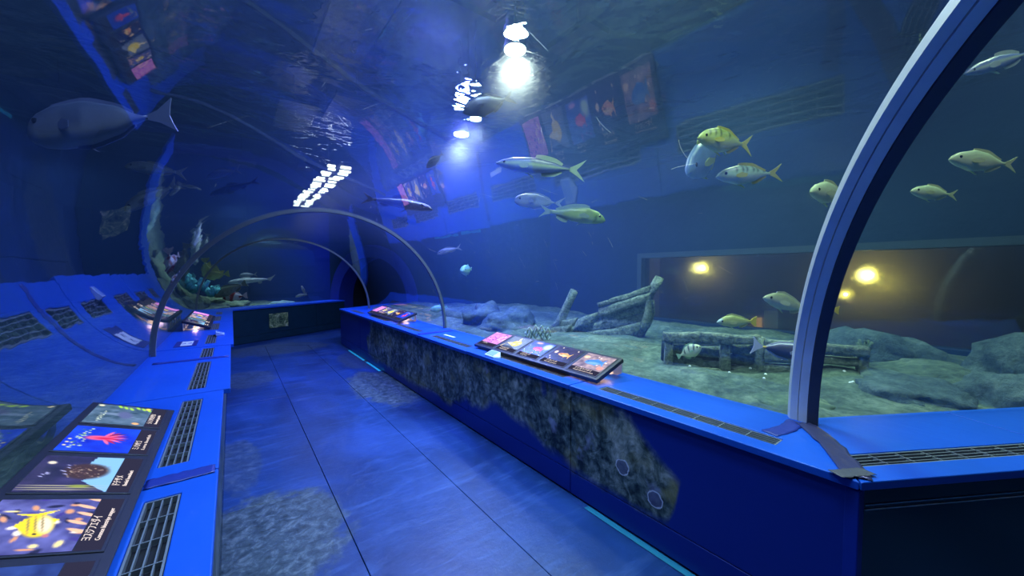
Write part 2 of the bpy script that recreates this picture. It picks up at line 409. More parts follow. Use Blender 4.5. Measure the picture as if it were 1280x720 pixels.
# ------------------------------------------------------------------ mesh helpers
def link(o, parent=None):
    COL.objects.link(o)
    if parent is not None: o.parent = parent
    return o
def mesh(name, verts, faces, mat, parent=None, smooth=False, fm=None):
    me = bpy.data.meshes.new(name); me.from_pydata([tuple(v) for v in verts], [], faces)
    for m in (mat if isinstance(mat, list) else [mat]): me.materials.append(m)
    if fm: me.polygons.foreach_set('material_index', fm)
    if smooth: me.polygons.foreach_set('use_smooth', [True] * len(me.polygons))
    me.update()
    return link(bpy.data.objects.new(name, me), parent)
def tag(o, label=None, cat=None, group=None, kind=None):
    if label: o['label'] = label
    if cat: o['category'] = cat
    if group: o['group'] = group
    if kind: o['kind'] = kind
    return o
def empty(name, loc, label=None, cat=None, group=None, rz=0):
    o = bpy.data.objects.new(name, None); COL.objects.link(o); o.location = loc; o.rotation_euler = (0, 0, rz)
    o.empty_display_size = 0.1
    return tag(o, label, cat, group)
class MB:
    def __init__(s): s.v = []; s.f = []
    def add(s, verts, faces):
        b = len(s.v); s.v += [Vector(v) for v in verts]; s.f += [tuple(i + b for i in f) for f in faces]; return s
    def box(s, lo, hi, xf=None):
        (a, b, c), (d, e, f) = lo, hi
        vs_ = [Vector(p) for p in ((a, b, c), (d, b, c), (d, e, c), (a, e, c), (a, b, f), (d, b, f), (d, e, f), (a, e, f))]
        if xf: vs_ = [xf(*p) for p in vs_]
        return s.add(vs_, [(0, 3, 2, 1), (4, 5, 6, 7), (0, 1, 5, 4), (1, 2, 6, 5), (2, 3, 7, 6), (3, 0, 4, 7)])
    def prism(s, bottom, top):
        n = len(bottom)
        return s.add(list(bottom) + list(top), [tuple(reversed(range(n))), tuple(range(n, 2 * n))] +
                     [(i, (i + 1) % n, n + (i + 1) % n, n + i) for i in range(n)])
    def tube(s, pts, rad, n=8, cap=True):
        pts = [Vector(p) for p in pts]; rings = []
        for i, p in enumerate(pts):
            t = (pts[min(i + 1, len(pts) - 1)] - pts[max(i - 1, 0)]).normalized()
            a = t.cross(Vector((0, 0, 1)) if abs(t.z) < .9 else Vector((1, 0, 0))).normalized(); b = t.cross(a)
            r = rad[i] if isinstance(rad, (list, tuple)) else rad
            rings.append([p + (a * math.cos(2 * math.pi * k / n) + b * math.sin(2 * math.pi * k / n)) * r for k in range(n)])
        vs_ = [v for r_ in rings for v in r_]
        fs = [(i * n + k, i * n + (k + 1) % n, (i + 1) * n + (k + 1) % n, (i + 1) * n + k) for i in range(len(pts) - 1) for k in range(n)]
        if cap: fs += [tuple(reversed(range(n))), tuple(range((len(pts) - 1) * n, len(pts) * n))]
        return s.add(vs_, fs)
    def build(s, name, mat, parent=None, smooth=False, bevel=0.0, seg=1, offset=None):
        vs_ = s.v
        if offset is not None: vs_ = [v - Vector(offset) for v in vs_]
        bm = bmesh.new()
        bv = [bm.verts.new(v) for v in vs_]
        for f in s.f:
            try: bm.faces.new([bv[i] for i in f])
            except ValueError: pass
        bmesh.ops.recalc_face_normals(bm, faces=bm.faces)
        if bevel:
            bmesh.ops.bevel(bm, geom=list(bm.edges), offset=bevel, segments=seg, affect='EDGES', profile=0.5)
        me = bpy.data.meshes.new(name); bm.to_mesh(me); bm.free()
        me.materials.append(mat)
        if smooth: me.polygons.foreach_set('use_smooth', [True] * len(me.polygons))
        return link(bpy.data.objects.new(name, me), parent)
def struct(o, label=None): o['kind'] = 'structure'; (o.__setitem__('label', label) if label else None); return o

# ================================================================== SETTING
# ---- walkway floor: base slab with the vinyl sheets laid on it, joints left open
def poly_slab(name, pts, z0, z1, mat, parent=None, bevel=0.0):
    mb = MB(); mb.prism([Vector((x, y, z0)) for x, y in pts], [Vector((x, y, z1)) for x, y in pts])
    return mb.build(name, mat, parent, bevel=bevel)
W_ = 1.45
floor = struct(poly_slab('floor', [tuple(f0(-S0_LEN, W_, 0)[:2]), tuple(f1(near1(W_), W_, 0)[:2]), tuple(f1(far1(W_), W_, 0)[:2]), tuple(f2(9.0, W_, 0)[:2]),
                                   tuple(f2(9.0, -W_, 0)[:2]), tuple(f1(far1(-W_), -W_, 0)[:2]), tuple(f1(near1(-W_), -W_, 0)[:2]), tuple(f0(-S0_LEN, -W_, 0)[:2])],
                         -0.12, -0.012, MAT['cab_dark']), 'dark walkway floor slab under the blue sheets')
XS = [-0.10, 0.53, 1.27, 1.90]
g = 0.002
for i in range(3):
    a, b = XS[i] + g, XS[i + 1] - g
    la, lb = a - CX, b - CX
    cuts = {0: [2.96, 5.4, 7.85], 1: [7.85], 2: [7.85]}[i]
    ys = [(near1(la) + g, near1(lb) + g)] + [(c, c) for c in cuts] + [(far1(la) - g, far1(lb) - g)]
    for j in range(len(ys) - 1):
        dz = random.uniform(-0.0012, 0.0012)
        q = 0 if j == 0 else g
        q2 = 0 if j == len(ys) - 2 else g
        poly_slab('floor_panel', [(a, ys[j][0] + q), (b, ys[j][1] + q), (b, ys[j + 1][1] - q2), (a, ys[j + 1][0] - q2)], -0.0115, dz, MAT['floor'], floor, 0.002)
poly_slab('floor_panel', [tuple(f0(-S0_LEN, 1.0, 0)[:2]), tuple(f0(end0(1.0) - g, 1.0, 0)[:2]), tuple(f0(end0(-1.0) - g, -1.0, 0)[:2]), tuple(f0(-S0_LEN, -1.0, 0)[:2])], -0.0115, 0, MAT['floor'], floor)
poly_slab('floor_panel', [tuple(f2(start2(1.0) + g, 1.0, 0)[:2]), tuple(f2(8.9, 1.0, 0)[:2]), tuple(f2(8.9, -1.0, 0)[:2]), tuple(f2(start2(-1.0) + g, -1.0, 0)[:2])], -0.0115, 0, MAT['floor'], floor)

# ---- tank shell
HALL_Z = 5.2
X_L, X_R, Y_B, Y_F = -3.5, 5.6, 15.0, -5.0
def boxs(name, parts, mat, label=None):
    mb = MB()
    for lo, hi in parts: mb.box(lo, hi)
    return struct(mb.build(name, mat), label)
boxs('wall_left', [((X_L - .2, Y_F, 0), (X_L, Y_B, HALL_Z))], MAT['tank_dark'], 'dark blue green tank wall beyond the unicornfish')
boxs('wall_back', [((X_L - .2, Y_B, 0), (12, Y_B + .2, HALL_Z))], MAT['tank_blue'], 'dark blue tank wall behind the far reef')
boxs('wall_front', [((X_L - .2, Y_F - .2, 0), (9, Y_F, HALL_Z))], MAT['tank_dark'], 'tank wall behind the camera')
WY0, WY1, WZ0, WZ1 = -1.15, 3.80, 0.80, 1.86
boxs('wall_right', [((X_R, -1.2, 0), (X_R + .2, WY0, HALL_Z)), ((X_R, WY1, 0), (X_R + .2, 12.0, HALL_Z)),
                    ((X_R, WY0, 0), (X_R + .2, WY1, WZ0)), ((X_R, WY0, WZ1), (X_R + .2, WY1, HALL_Z))], MAT['tank_blue'],
     'dark blue tank wall behind the shipwreck, with the long viewing window')
mb = MB()
for lo, hi in [((X_R - .03, WY1 - .06, WZ0), (X_R + .22, WY1 + .02, WZ1 + .02)), ((X_R - .03, WY0, WZ1 - .06), (X_R + .22, WY1 - .06, WZ1 + .02))]: mb.box(lo, hi)
struct(mb.build('trim_2', plain('window_frame_blue', (0.03, 0.055, 0.085), 0.6), None), 'slate frame around the viewing window')
mb = MB(); mb.box((X_R + .08, WY0, WZ0), (X_R + .12, WY1 - .06, WZ1 - .06))
struct(mb.build('window_5', MAT['viewing']), 'long scratched viewing window onto the brown gallery behind the timbers')
boxs('ceiling', [((X_L - .2, Y_F - .2, HALL_Z), (12, Y_B + .2, HALL_Z + .2))], MAT['hall'], 'dark hall ceiling over the water')
# gallery beyond the viewing window
GX = 8.2
boxs('wall_gallery', [((GX, -4, 0), (GX + .15, 5, 3.2))], MAT['brown'], 'brown gallery wall seen through the viewing window')
boxs('wall_gallery_end', [((X_R + .2, 5, 0), (GX + .15, 5.15, 3.2)), ((X_R + .2, -4.15, 0), (GX + .15, -4, 3.2))], MAT['brown'], 'end walls of the brown gallery')
boxs('ceiling_gallery', [((X_R + .2, -4, 3.2), (GX + .15, 5.15, 3.3))], MAT['brown'], 'gallery ceiling')
boxs('floor_gallery', [((X_R + .2, -4, -.1), (GX + .15, 5.15, 0))], MAT['brown'], 'gallery floor')

# ---- end wall of the tank with the portal, dark corridor behind
def arch(rad, n=40, a0=0.0, a1=math.pi):
    return [(rad * math.cos(a0 + (a1 - a0) * i / n), LEDGE_Z + rad * math.sin(a0 + (a1 - a0) * i / n)) for i in range(n + 1)]
mb = MB()
E0, E1 = S2_END, S2_END + .18
mb.box((E0, -8, 0), (E1, -HALF - .06, HALL_Z), f2)
struct(mb.build('wall_end', MAT['tank_end']), 'bright blue end wall of the tank beside the dark portal')
mb = MB(); mb.box((E0, HALF + .06, 0), (E1, 5.1, HALL_Z), f2)
ap = arch(HALF + .06)
for (l0, z0), (l1, z1) in zip(ap[:-1], ap[1:]):
    mb.prism([f2(E0, l0, z0), f2(E0, l1, z1), f2(E0, l1, HALL_Z), f2(E0, l0, HALL_Z)], [f2(E1, l0, z0), f2(E1, l1, z1), f2(E1, l1, HALL_Z), f2(E1, l0, HALL_Z)])
struct(mb.build('wall_end', MAT['tank_dark']), 'dark end wall of the tank above and right of the portal')
def band(f, s0, s1, r0, r1, n=40, legs=True):
    """D-shaped band: radial r0..r1, along s0..s1"""
    mb = MB()
    prof = lambda r: ([(r, 0.0)] if legs else []) + arch(r, n) + ([(-r, 0.0)] if legs else [])
    a, b = prof(r0), prof(r1); m = len(a); vs_ = []
    for i in range(m):
        for (l, z) in (a[i], b[i]):
            sa = s0(l) if callable(s0) else s0; sb = s1(l) if callable(s1) else s1
            vs_ += [f(sa, l, z), f(sb, l, z)]
    fs = []
    for i in range(m - 1):
        o, p = i * 4, i * 4 + 4
        fs += [(o, o + 1, p + 1, p), (o + 2, p + 2, p + 3, o + 3), (o, p, p + 2, o + 2), (o + 1, o + 3, p + 3, p + 1)]
    fs += [(0, 2, 3, 1), (4 * m - 4, 4 * m - 3, 4 * m - 1, 4 * m - 2)]
    return mb.add(vs_, fs)
struct(band(f2, S2_END - .02, S2_END + .5, 1.20, 1.54).build('trim_1', MAT['portal'], smooth=False), 'deep blue arch lining of the dark portal')
struct(band(f2, S2_END + .5, 9.0, 1.25, 1.4).build('wall_corridor', MAT['corridor']), 'unlit corridor beyond the portal')
mb = MB(); mb.box((9.0, -1.6, 0), (9.1, 1.6, 2.6), f2); struct(mb.build('wall_corridor_end', MAT['corridor']), 'unlit end of the corridor')

# ---- acrylic tunnel: inner face reflective, wet face clear
def acrylic(name, f, s0, s1, label, ns=10, na=64):
    r0, r1 = HALF, HALF + .05
    vs_, fs, fm = [], [], []
    def P(r, a, t):
        l, z = r * math.cos(a), LEDGE_Z + r * math.sin(a); A = s0(l) if callable(s0) else s0; B = s1(l) if callable(s1) else s1
        return f(A + (B - A) * t, l, z)
    ang = [math.pi * i / na for i in range(na + 1)]
    for r in (r0, r1):
        for j in range(ns + 1):
            for a in ang: vs_.append(P(r, a, j / ns))
    M = na + 1; K = (ns + 1) * M
    for lay, mi in ((0, 0), (K, 1)):
        for j in range(ns):
            for i in range(na):
                q = (lay + j * M + i, lay + j * M + i + 1, lay + (j + 1) * M + i + 1, lay + (j + 1) * M + i)
                fs.append(q if lay == 0 else q[::-1]); fm.append(mi)
    o = mesh(name, vs_, fs, [MAT['acrylic'], MAT['acrylic_wet']], None, True, fm)
    return struct(o, label)
Y_RING = 4.72
acrylic('window_1', f0, -S0_LEN, end0, 'curved acrylic pane to the right of the thick steel ring')
acrylic('window_2', f1, near1, Y_RING, 'long curved acrylic vault between the steel ring and the thin grey ring')
acrylic('window_3', f1, Y_RING, far1, 'curved acrylic vault beyond the thin grey ring')
acrylic('window_4', f2, start2, S2_END, 'curved acrylic vault past the far bend')

# ---- water body (box less the tunnel) and its rippled surface
WATER_Z = 3.3
def solid_tunnel():
    prof = [(HALF + .06, -.5)] + arch(HALF + .06, 48) + [(-HALF - .06, -.5)]
    st = [[f0(-S0_LEN - 2, l, z) for l, z in prof], [f1(near1(l), l, z) for l, z in prof], [f1(far1(l), l, z) for l, z in prof], [f2(9.5, l, z) for l, z in prof]]
    m = len(prof); mb = MB(); vs_ = [v for s in st for v in s]; fs = []
    for j in range(3):
        for i in range(m): fs.append((j * m + i, j * m + (i + 1) % m, (j + 1) * m + (i + 1) % m, (j + 1) * m + i))
    fs += [tuple(range(m)), tuple(range(3 * m, 4 * m))]
    return mb.add(vs_, fs).build('cutter', MAT['water'])
cut = solid_tunnel()
mb = MB(); 
lE = -(Y_B - .02 - f2(E0, 0, 0).y) / C30; eA = f2(E0 - .02, lE, 0); lR = (X_R - .01 - f2(E0, 0, 0).x) / S30; eB = f2(E0 - .02, lR, 0)
plan = [(X_L + .01, Y_F + .01), (X_R - .01, Y_F + .01), (X_R - .01, eB.y), (eA.x, eA.y), (X_L + .01, eA.y)]
mb.prism([Vector((x, y, .25)) for x, y in plan], [Vector((x, y, WATER_Z - .01)) for x, y in plan]); water = mb.build('water', MAT['water'])
md = water.modifiers.new('cut', 'BOOLEAN'); md.operation = 'DIFFERENCE'; md.solver = 'EXACT'; md.object = cut
dg = bpy.context.evaluated_depsgraph_get()
me = bpy.data.meshes.new_from_object(water.evaluated_get(dg)); water.modifiers.clear(); water.data = me
bpy.data.objects.remove(cut)
tag(water, 'blue sea water filling the tank around the tunnel', 'water', None, 'stuff')
mb = MB(); mb.add([(x, y, WATER_Z) for x, y in plan], [(0, 1, 2, 3, 4)])
sf = mb.build('water_surface', MAT['surface']); tag(sf, 'rippled water surface above the tunnel', 'water', None, 'stuff')

# ---- seabed: heightfield outside the tunnel
from mathutils import noise as mn
def in_foot(x, y, pad=0.0):
    return in_tunnel(Vector((x, y, LEDGE_Z - .05)), pad) or abs_foot(x, y, pad)
def abs_foot(x, y, pad):
    l = x - CX
    if abs(l) < HALF + pad and near1(l) <= y <= far1(l): return True
    qx, qy = x - CX, y - Y_FAR; s = qx * C30 + qy * S30; l = qx * S30 - qy * C30
    if abs(l) < HALF + pad and s >= start2(l) and y > 6: return True
    qx, qy = x - CX, y - Y_NEAR; s = -qx * C30 + qy * S30; l = qx * S30 + qy * C30
    return abs(l) < HALF + pad and s <= end0(l) and y < 3
MOUNDS = [(3.75, 2.35, .40, .07), (3.35, 2.65, .35, .05), (4.6, .4, .5, .06)]
def sand_z(x, y):
    n1 = mn.fractal(Vector((x * .55, y * .55, 1.3)), 1.0, 2.0, 4) * .09
    n2 = mn.fractal(Vector((x * 2.2, y * 2.2, 4.3)), .9, 2.0, 5) * .045
    lean = .03 * max(0, x - 2.4) if x > 2.4 else 0.0
    far = .10 * max(0.0, min(1.0, (y - 5.0) / 1.5)) if x > 2.4 else 0.0
    if x < 0: far = .12 * max(0.0, min(1.0, (y - 8.0) / 2.0))
    m = sum(h * math.exp(-((x - a) ** 2 + (y - b) ** 2) / (r * r)) for a, b, r, h in MOUNDS)
    return .655 + n1 * .7 + n2 + lean + far + m
step = .075
nx, ny = int((X_R - X_L) / step) + 1, int((Y_B - Y_F) / step) + 1
idx, vs_, fs = {}, [], []
def vid(i, j):
    if (i, j) not in idx:
        x, y = X_L + (X_R - X_L) * i / nx, Y_F + (Y_B - Y_F) * j / ny
        idx[(i, j)] = len(vs_); vs_.append((x, y, sand_z(x, y)))
    return idx[(i, j)]
for i in range(nx):
    for j in range(ny):
        x, y = X_L + (X_R - X_L) * (i + .5) / nx, Y_F + (Y_B - Y_F) * (j + .5) / ny
        if not abs_foot(x, y, -.02): fs.append((vid(i, j), vid(i + 1, j), vid(i + 1, j + 1), vid(i, j + 1)))
struct(mesh('floor_tank', vs_, fs, MAT['sand'], None, True), 'pale green sandy seabed outside the acrylic')

# ================================================================== RINGS
def ring(name, f, sline, label, bands):
    t = empty(name, f(sline(0), 0, LEDGE_Z), label, 'arch ring')
    for (nm, ds0, ds1, r0, r1, m) in bands:
        o = band(f, lambda l: sline(l) + ds0, lambda l: sline(l) + ds1, r0, r1, 72, False).build(nm, MAT[m], t, offset=f(sline(0), 0, LEDGE_Z))
    return t
ring('arch_ring', f1, near1, 'thick bright steel ring with a dark edge standing on the taped ledge corner',
     [('steel_band', .0, .036, HALF - .028, HALF + .01, 'steel'), ('steel_band', .039, .072, HALF - .024, HALF + .01, 'steel'), ('gasket', -.045, -.002, HALF - .034, HALF + .01, 'steel_dark')])
ring('arch_ring', f1, lambda l: Y_RING, 'thin grey ring around the tunnel between the two fish boards',
     [('band', -.022, .022, HALF - .022, HALF + .01, 'ring_grey')])
ring('arch_ring', f1, far1, 'thin grey ring at the far bend before the dark portal',
     [('band', -.02, .02, HALF - .018, HALF + .01, 'ring_grey')])

# ================================================================== LEDGES, CABINETS, GRILLES
SL0, SL1 = 1.05, 1.145   # grille slot, lateral
def cl(s): return s if callable(s) else (lambda l, s=s: s)
def ledge(f, side, s0, s1, label, jut=0.0, slot=None, dz=0.0, parent=None):
    s0, s1 = cl(s0), cl(s1); lf, lb = side * (FRONT - jut), side * (HALF + .03)
    G = .003
    z1, z0 = LEDGE_Z + dz, LEDGE_Z + dz - .034
    org = f((s0(lf) + s1(lf)) / 2, side * 1.2, z0)
    mb = MB()
    out = [(s0(lf) + G, lf), (s1(lf) - G, lf), (s1(lb) - G, lb), (s0(lb) + G, lb)]
    if slot is None:
        mb.prism([f(s, l, z0) for s, l in out], [f(s, l, z1) for s, l in out])
    else:
        inn = [(slot[0], side * SL0), (slot[1], side * SL0), (slot[1], side * SL1), (slot[0], side * SL1)]
        P = [f(s, l, z1) for s, l in out] + [f(s, l, z1) for s, l in inn] + [f(s, l, z0) for s, l in out] + [f(s, l, z0) for s, l in inn]
        fs = []
        for i in range(4):
            j = (i + 1) % 4
            fs += [(i, j, 4 + j, 4 + i), (8 + i, 12 + i, 12 + j, 8 + j), (i, 8 + i, 8 + j, j), (4 + i, 4 + j, 12 + j, 12 + i)]
        mb.add(P, fs)
    o = mb.build('ledge', MAT['ledge'], None, bevel=.004, seg=2, offset=org); o.location = org
    return tag(o, label, 'ledge', 'blue ledge sections')
def grille(f, side, s0, s1, label, dz=0.0):
    z1 = LEDGE_Z + dz - .004; L0, L1 = SL0 + .002, SL1 - .002
    s0 += .002; s1 -= .002
    org = f((s0 + s1) / 2, side * (SL0 + SL1) / 2, z1 - .022)
    t = empty('vent_grille', org, label, 'grille', 'black vent grilles let into the ledge')
    mb = MB(); e = .006
    for a, b, c, d in ((s0, s1, L0, L0 + e), (s0, s1, L1 - e, L1), (s0, s0 + e, L0 + e, L1 - e), (s1 - e, s1, L0 + e, L1 - e)):
        mb.box((a, side * c, z1 - .022), (b, side * d, z1), f)
    mb.build('frame', MAT['grille'], t, offset=org)
    mb = MB(); mb.box((s0 + e, side * (L0 + e), z1 - .03), (s1 - e, side * (L1 - e), z1 - .024), f); mb.build('duct', MAT['black'], t, offset=org)
    for k in range(1, 4):
        c = L0 + (L1 - L0) * k / 4
        mb = MB(); mb.box((s0 + e, side * (c - .002), z1 - .016), (s1 - e, side * (c + .002), z1 - .002), f); mb.build('slat', MAT['grille'], t, offset=org)
    n = max(2, int(round((s1 - s0) / .125)))
    for k in range(1, n):
        c = s0 + (s1 - s0) * k / n
        mb = MB(); mb.box((c - .002, side * (L0 + e), z1 - .018), (c + .002, side * (L1 - e), z1 - .001), f); mb.build('crossbar', MAT['grille'], t, offset=org)
    return t
def cabinet(f, side, s0, s1, label, mats, split=(), jut=0.0, plinth=.165, strip=False, group='ledge cabinets'):
    body_m, panel_m, plinth_m = mats
    s0, s1 = cl(s0), cl(s1); lf = side * (FRONT + .035 - jut); lb = side * (HALF + .03)
    org = f((s0(lf) + s1(lf)) / 2, lf, 0)
    t = empty('cabinet', org, label, 'cabinet', group)
    mb = MB(); G = .002; zt = LEDGE_Z - .035
    q = [(s0(lf) + G, lf), (s1(lf) - G, lf), (s1(lb) - G, lb), (s0(lb) + G, lb)]
    mb.prism([f(s, l, .0) for s, l in q], [f(s, l, zt - .032) for s, l in q]); mb.build('body', MAT[body_m], t, offset=org)
    pf = side * (FRONT + .02 - jut); lm = (lf + pf) / 2
    a, b = s0(lm), s1(lm); cuts = [a] + list(split) + [b]
    for i in range(len(cuts) - 1):
        mb = MB(); mb.box((cuts[i] + .003, min(lf, pf), plinth + .005), (cuts[i + 1] - .003, max(lf, pf), zt - .006), f)
        d = mb.build('front_panel', MAT[panel_m], t, bevel=.002, offset=org)
        if strip:
            for dz in (.065, .083):  # thin bars imitate the reflections along the panel's top bevel
                mb = MB(); mb.box((cuts[i] + .03, pf - side * .004, zt - dz - .003), (cuts[i + 1] - .03, pf, zt - dz), f); mb.build('glint_strip', MAT['steel'], d, offset=org)
    mb = MB(); mb.box((a + .003, min(lf, pf), .012), (b - .003, max(lf, pf), plinth), f); mb.build('plinth', MAT[plinth_m], t, bevel=.002, offset=org)
    return t

# right side, straight run
RS = [near1, 1.79, 3.2, 4.43, 5.74, 7.1, far1]
where_r = ['at the taped steel ring corner', 'under the near half of the five-picture board', 'before the thin grey ring', 'just beyond the thin grey ring', 'under the distant board', 'ending at the dark portal']
SLOT_R = [(.60, 1.62), (1.95, 3.04), (3.36, 4.26), (4.62, 5.56), (5.92, 6.92), (7.3, 8.2)]
for i in range(6):
    ledge(f1, 1, RS[i], RS[i + 1], 'blue ledge section on the aisle right side, ' + where_r[i], [0, 0, .0, .004, .006, 0][i], SLOT_R[i], [0, .002, -.002, 0, .003, 0][i])
    grille(f1, 1, SLOT_R[i][0], SLOT_R[i][1], 'long dark vent grille in the right-hand ledge, ' + where_r[i], [0, .002, -.002, 0, .003, 0][i])
cr = ['with the rounded end of the reef print and two pale-ringed sponges', 'covered in grey reef print with a scalloped blue lower edge', 'with full-height grey reef print beside the cyan floor strips', 'at the far end of the aisle with blue end panel']
for (a, b), lab, sp in zip([(near1, 1.79), (1.79, 4.43), (4.43, 7.1), (7.1, far1)], cr, [(), (3.2,), (5.74,), ()]):
    cabinet(f1, 1, a, b, 'long blue cabinet ' + lab, ('cab_blue', 'reef_right', 'reef_right'), sp)
# right side, past the near bend
ledge(f0, 1, -1.75, end0, 'blue ledge section right of the steel ring, turning away', 0, (-1.72, -.68))
grille(f0, 1, -1.72, -.68, 'pale-barred vent grille in the ledge right of the steel ring')
ledge(f0, 1, -3.2, -1.75, 'blue ledge section beyond the picture edge past the bend', 0, None)
cabinet(f0, 1, -3.2, end0, 'black lacquer cabinet with two thin strips standing in for edge reflections right of the corner', ('cab_blue', 'cab_dark', 'cab_dark'), (-1.75,), strip=True)
mb = MB()   # blue corner post where the two runs meet
c0, c1, c2, c3 = f1(near1(.97) + .035, .968, 0), f0(end0(.97) - .03, .968, 0), f0(end0(1.05) - .02, 1.05, 0), f1(near1(1.05) + .03, 1.05, 0)
mb.prism([Vector((c.x, c.y, 0.0)) for c in (c0, f1(near1(.955), .955, 0), c1, c2, c3)], [Vector((c.x, c.y, LEDGE_Z - .04)) for c in (c0, f1(near1(.955), .955, 0), c1, c2, c3)])
struct(mb.build('trim_3', MAT['cab_blue'], bevel=.003), 'blue corner post under the taped ledge corner')
# left side, straight run
LS = [near1, .55, 1.86, 3.10, 4.30, 5.00, 6.25, 7.45, 8.60, far1]
jl = [0, 0, 0, .035, .035, .06, .06, .06, .06]
where_l = ['closest to the camera', 'beside the yellow snapper picture', 'beside the pink fish picture', 'beyond the first board', 'narrow, after the taped joint', 'with the white number label', 'at the near end of the distant board', 'at the far end of the distant board', 'in the far corner']
SLOT_L = [None, (.72, 1.73), (2.0, 2.96), (3.22, 4.16), (4.40, 4.92), (5.20, 5.92), (6.45, 7.25), (7.62, 8.40), (8.78, 9.3)]
for i in range(9):
    ledge(f1, -1, LS[i], LS[i + 1], 'blue ledge section along the left glass, ' + where_l[i], jl[i], SLOT_L[i], [0, 0, .002, .004, .002, .006, .004, .006, .004][i])
    if SLOT_L[i]: grille(f1, -1, SLOT_L[i][0], SLOT_L[i][1], 'dark vent grille in the left-hand ledge, ' + where_l[i], [0, 0, .002, .004, .002, .006, .004, .006, .004][i])
for (a, b), lab, sp in zip([(near1, 1.86), (1.86, 4.30), (4.30, 7.45), (7.45, far1)], ['nearest the camera', 'below the jogged ledge edge', 'below the taped joint', 'in the far left corner'], [(.55,), (3.1,), (5.0, 6.25), (8.6,)]):
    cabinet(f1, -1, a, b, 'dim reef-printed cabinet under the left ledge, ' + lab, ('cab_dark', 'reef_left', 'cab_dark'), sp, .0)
# far wall run past the bend (left side of the second stretch) and its unseen mates
ledge(f2, -1, start2, S2_END - .03, 'narrow blue ledge along the far glass below the reef fish', 0)
cabinet(f2, -1, start2, S2_END - .03, 'dark teal cabinet across the far end with a small reef picture', ('cab_far', 'cab_far', 'cab_far'), (1.55,))
ledge(f2, 1, start2, S2_END - .03, 'blue ledge round the far inner corner', 0)
cabinet(f2, 1, start2, S2_END - .03, 'blue cabinet round the far inner corner', ('cab_blue', 'cab_blue', 'cab_blue'))
ledge(f0, -1, -4.0, end0, 'blue ledge behind the camera', 0)
cabinet(f0, -1, -4.0, end0, 'dark cabinet behind the camera', ('cab_dark', 'cab_dark', 'cab_dark'))

# ---- tape
def ledge_tape(name, f, pts, w, label, dz=.001, crumple=0.004, mat=None):
    """ribbon following (s, l) points on the ledge top"""
    P = [f(s, l, LEDGE_Z) for s, l in pts]; mb = MB(); vs_, fs = [], []
    nseg = 14; path = []
    for i in range(nseg + 1):
        t = i / nseg * (len(P) - 1); k = min(int(t), len(P) - 2); path.append(P[k].lerp(P[k + 1], t - k))
    nw = 6
    for i, p in enumerate(path):
        d = (path[min(i + 1, nseg)] - path[max(i - 1, 0)]).normalized(); nrm = Vector((-d.y, d.x, 0))
        for k in range(nw + 1):
            u = (k / nw - .5) * w
            q = p + nrm * (u + random.uniform(-.003, .003)); q.z += dz + random.uniform(0, crumple); vs_.append(q)
    for i in range(nseg):
        for k in range(nw):
            a = i * (nw + 1) + k; fs.append((a, a + 1, a + nw + 2, a + nw + 1))
    o = mesh(name, vs_, fs, mat, None, True)
    sm = o.modifiers.new('thick', 'SOLIDIFY'); sm.thickness = .0012; sm.offset = 0
    return tag(o, label, 'tape')
tape_m = plain('duct_tape', (0.055, 0.060, 0.16), 0.32, 0.25, 0.1, 30)
tape_b = plain('blue_tape', (0.012, 0.030, 0.26), 0.45, 0, 0.1, 30)
tape_br = plain('worn_tape', (0.07, 0.075, 0.10), 0.6, 0.1, 0.1, 30)
ledge_tape('corner_tape', f0, [(end0(1.45) + .01, 1.45), (end0(1.2) - .02, 1.20), (end0(.97) - .005, .97)], .085, 'crumpled grey duct tape over the ledge corner at the steel ring', .002, .008, tape_m)
ledge_tape('joint_tape', f1, [(near1(1.44) + .05, 1.44), (.63, 1.30), (.66, 1.16)], .075, 'short slanted dark tape left of the steel ring foot', .001, .003, tape_b)
ledge_tape('corner_patch', f0, [(end0(1.03) - .05, 1.0), (end0(1.0) + .08, 1.0)], .055, 'small worn brownish tape patch at the ledge corner edge', .008, .003, tape_br)
ledge_tape('joint_tape', f1, [(1.86, -.96), (1.86, -1.16)], .075, 'dark blue tape over the ledge joint beside the ray picture', .003, .002, tape_b)
ledge_tape('joint_tape', f1, [(4.30, -.93), (4.30, -1.44)], .07, 'dark blue tape over the ledge joint near the grey ring', .006, .002, tape_b)
ledge_tape('joint_tape', f1, [(4.43, .97), (4.46, 1.45)], .07, 'dark blue tape across the right ledge at the thin grey ring', .003, .002, tape_b)

# ---- strips at the foot of the right cabinets
for (a, b, m, lab) in [(5.90, 6.62, 'tape_cyan', 'nearer bright cyan strip on the floor along the reef cabinet'), (6.78, 7.85, 'tape_cyan', 'farther bright cyan strip on the floor by the cabinet end'),
                       (.55, 1.62, 'tape_teal', 'long dull teal strip on the floor below the pale-ringed sponges')]:
    mb = MB(); mb.box((1.815, a, .0022), (1.855, b, .005)); tag(mb.build('floor_strip', MAT[m], bevel=.001), lab, 'floor strip')

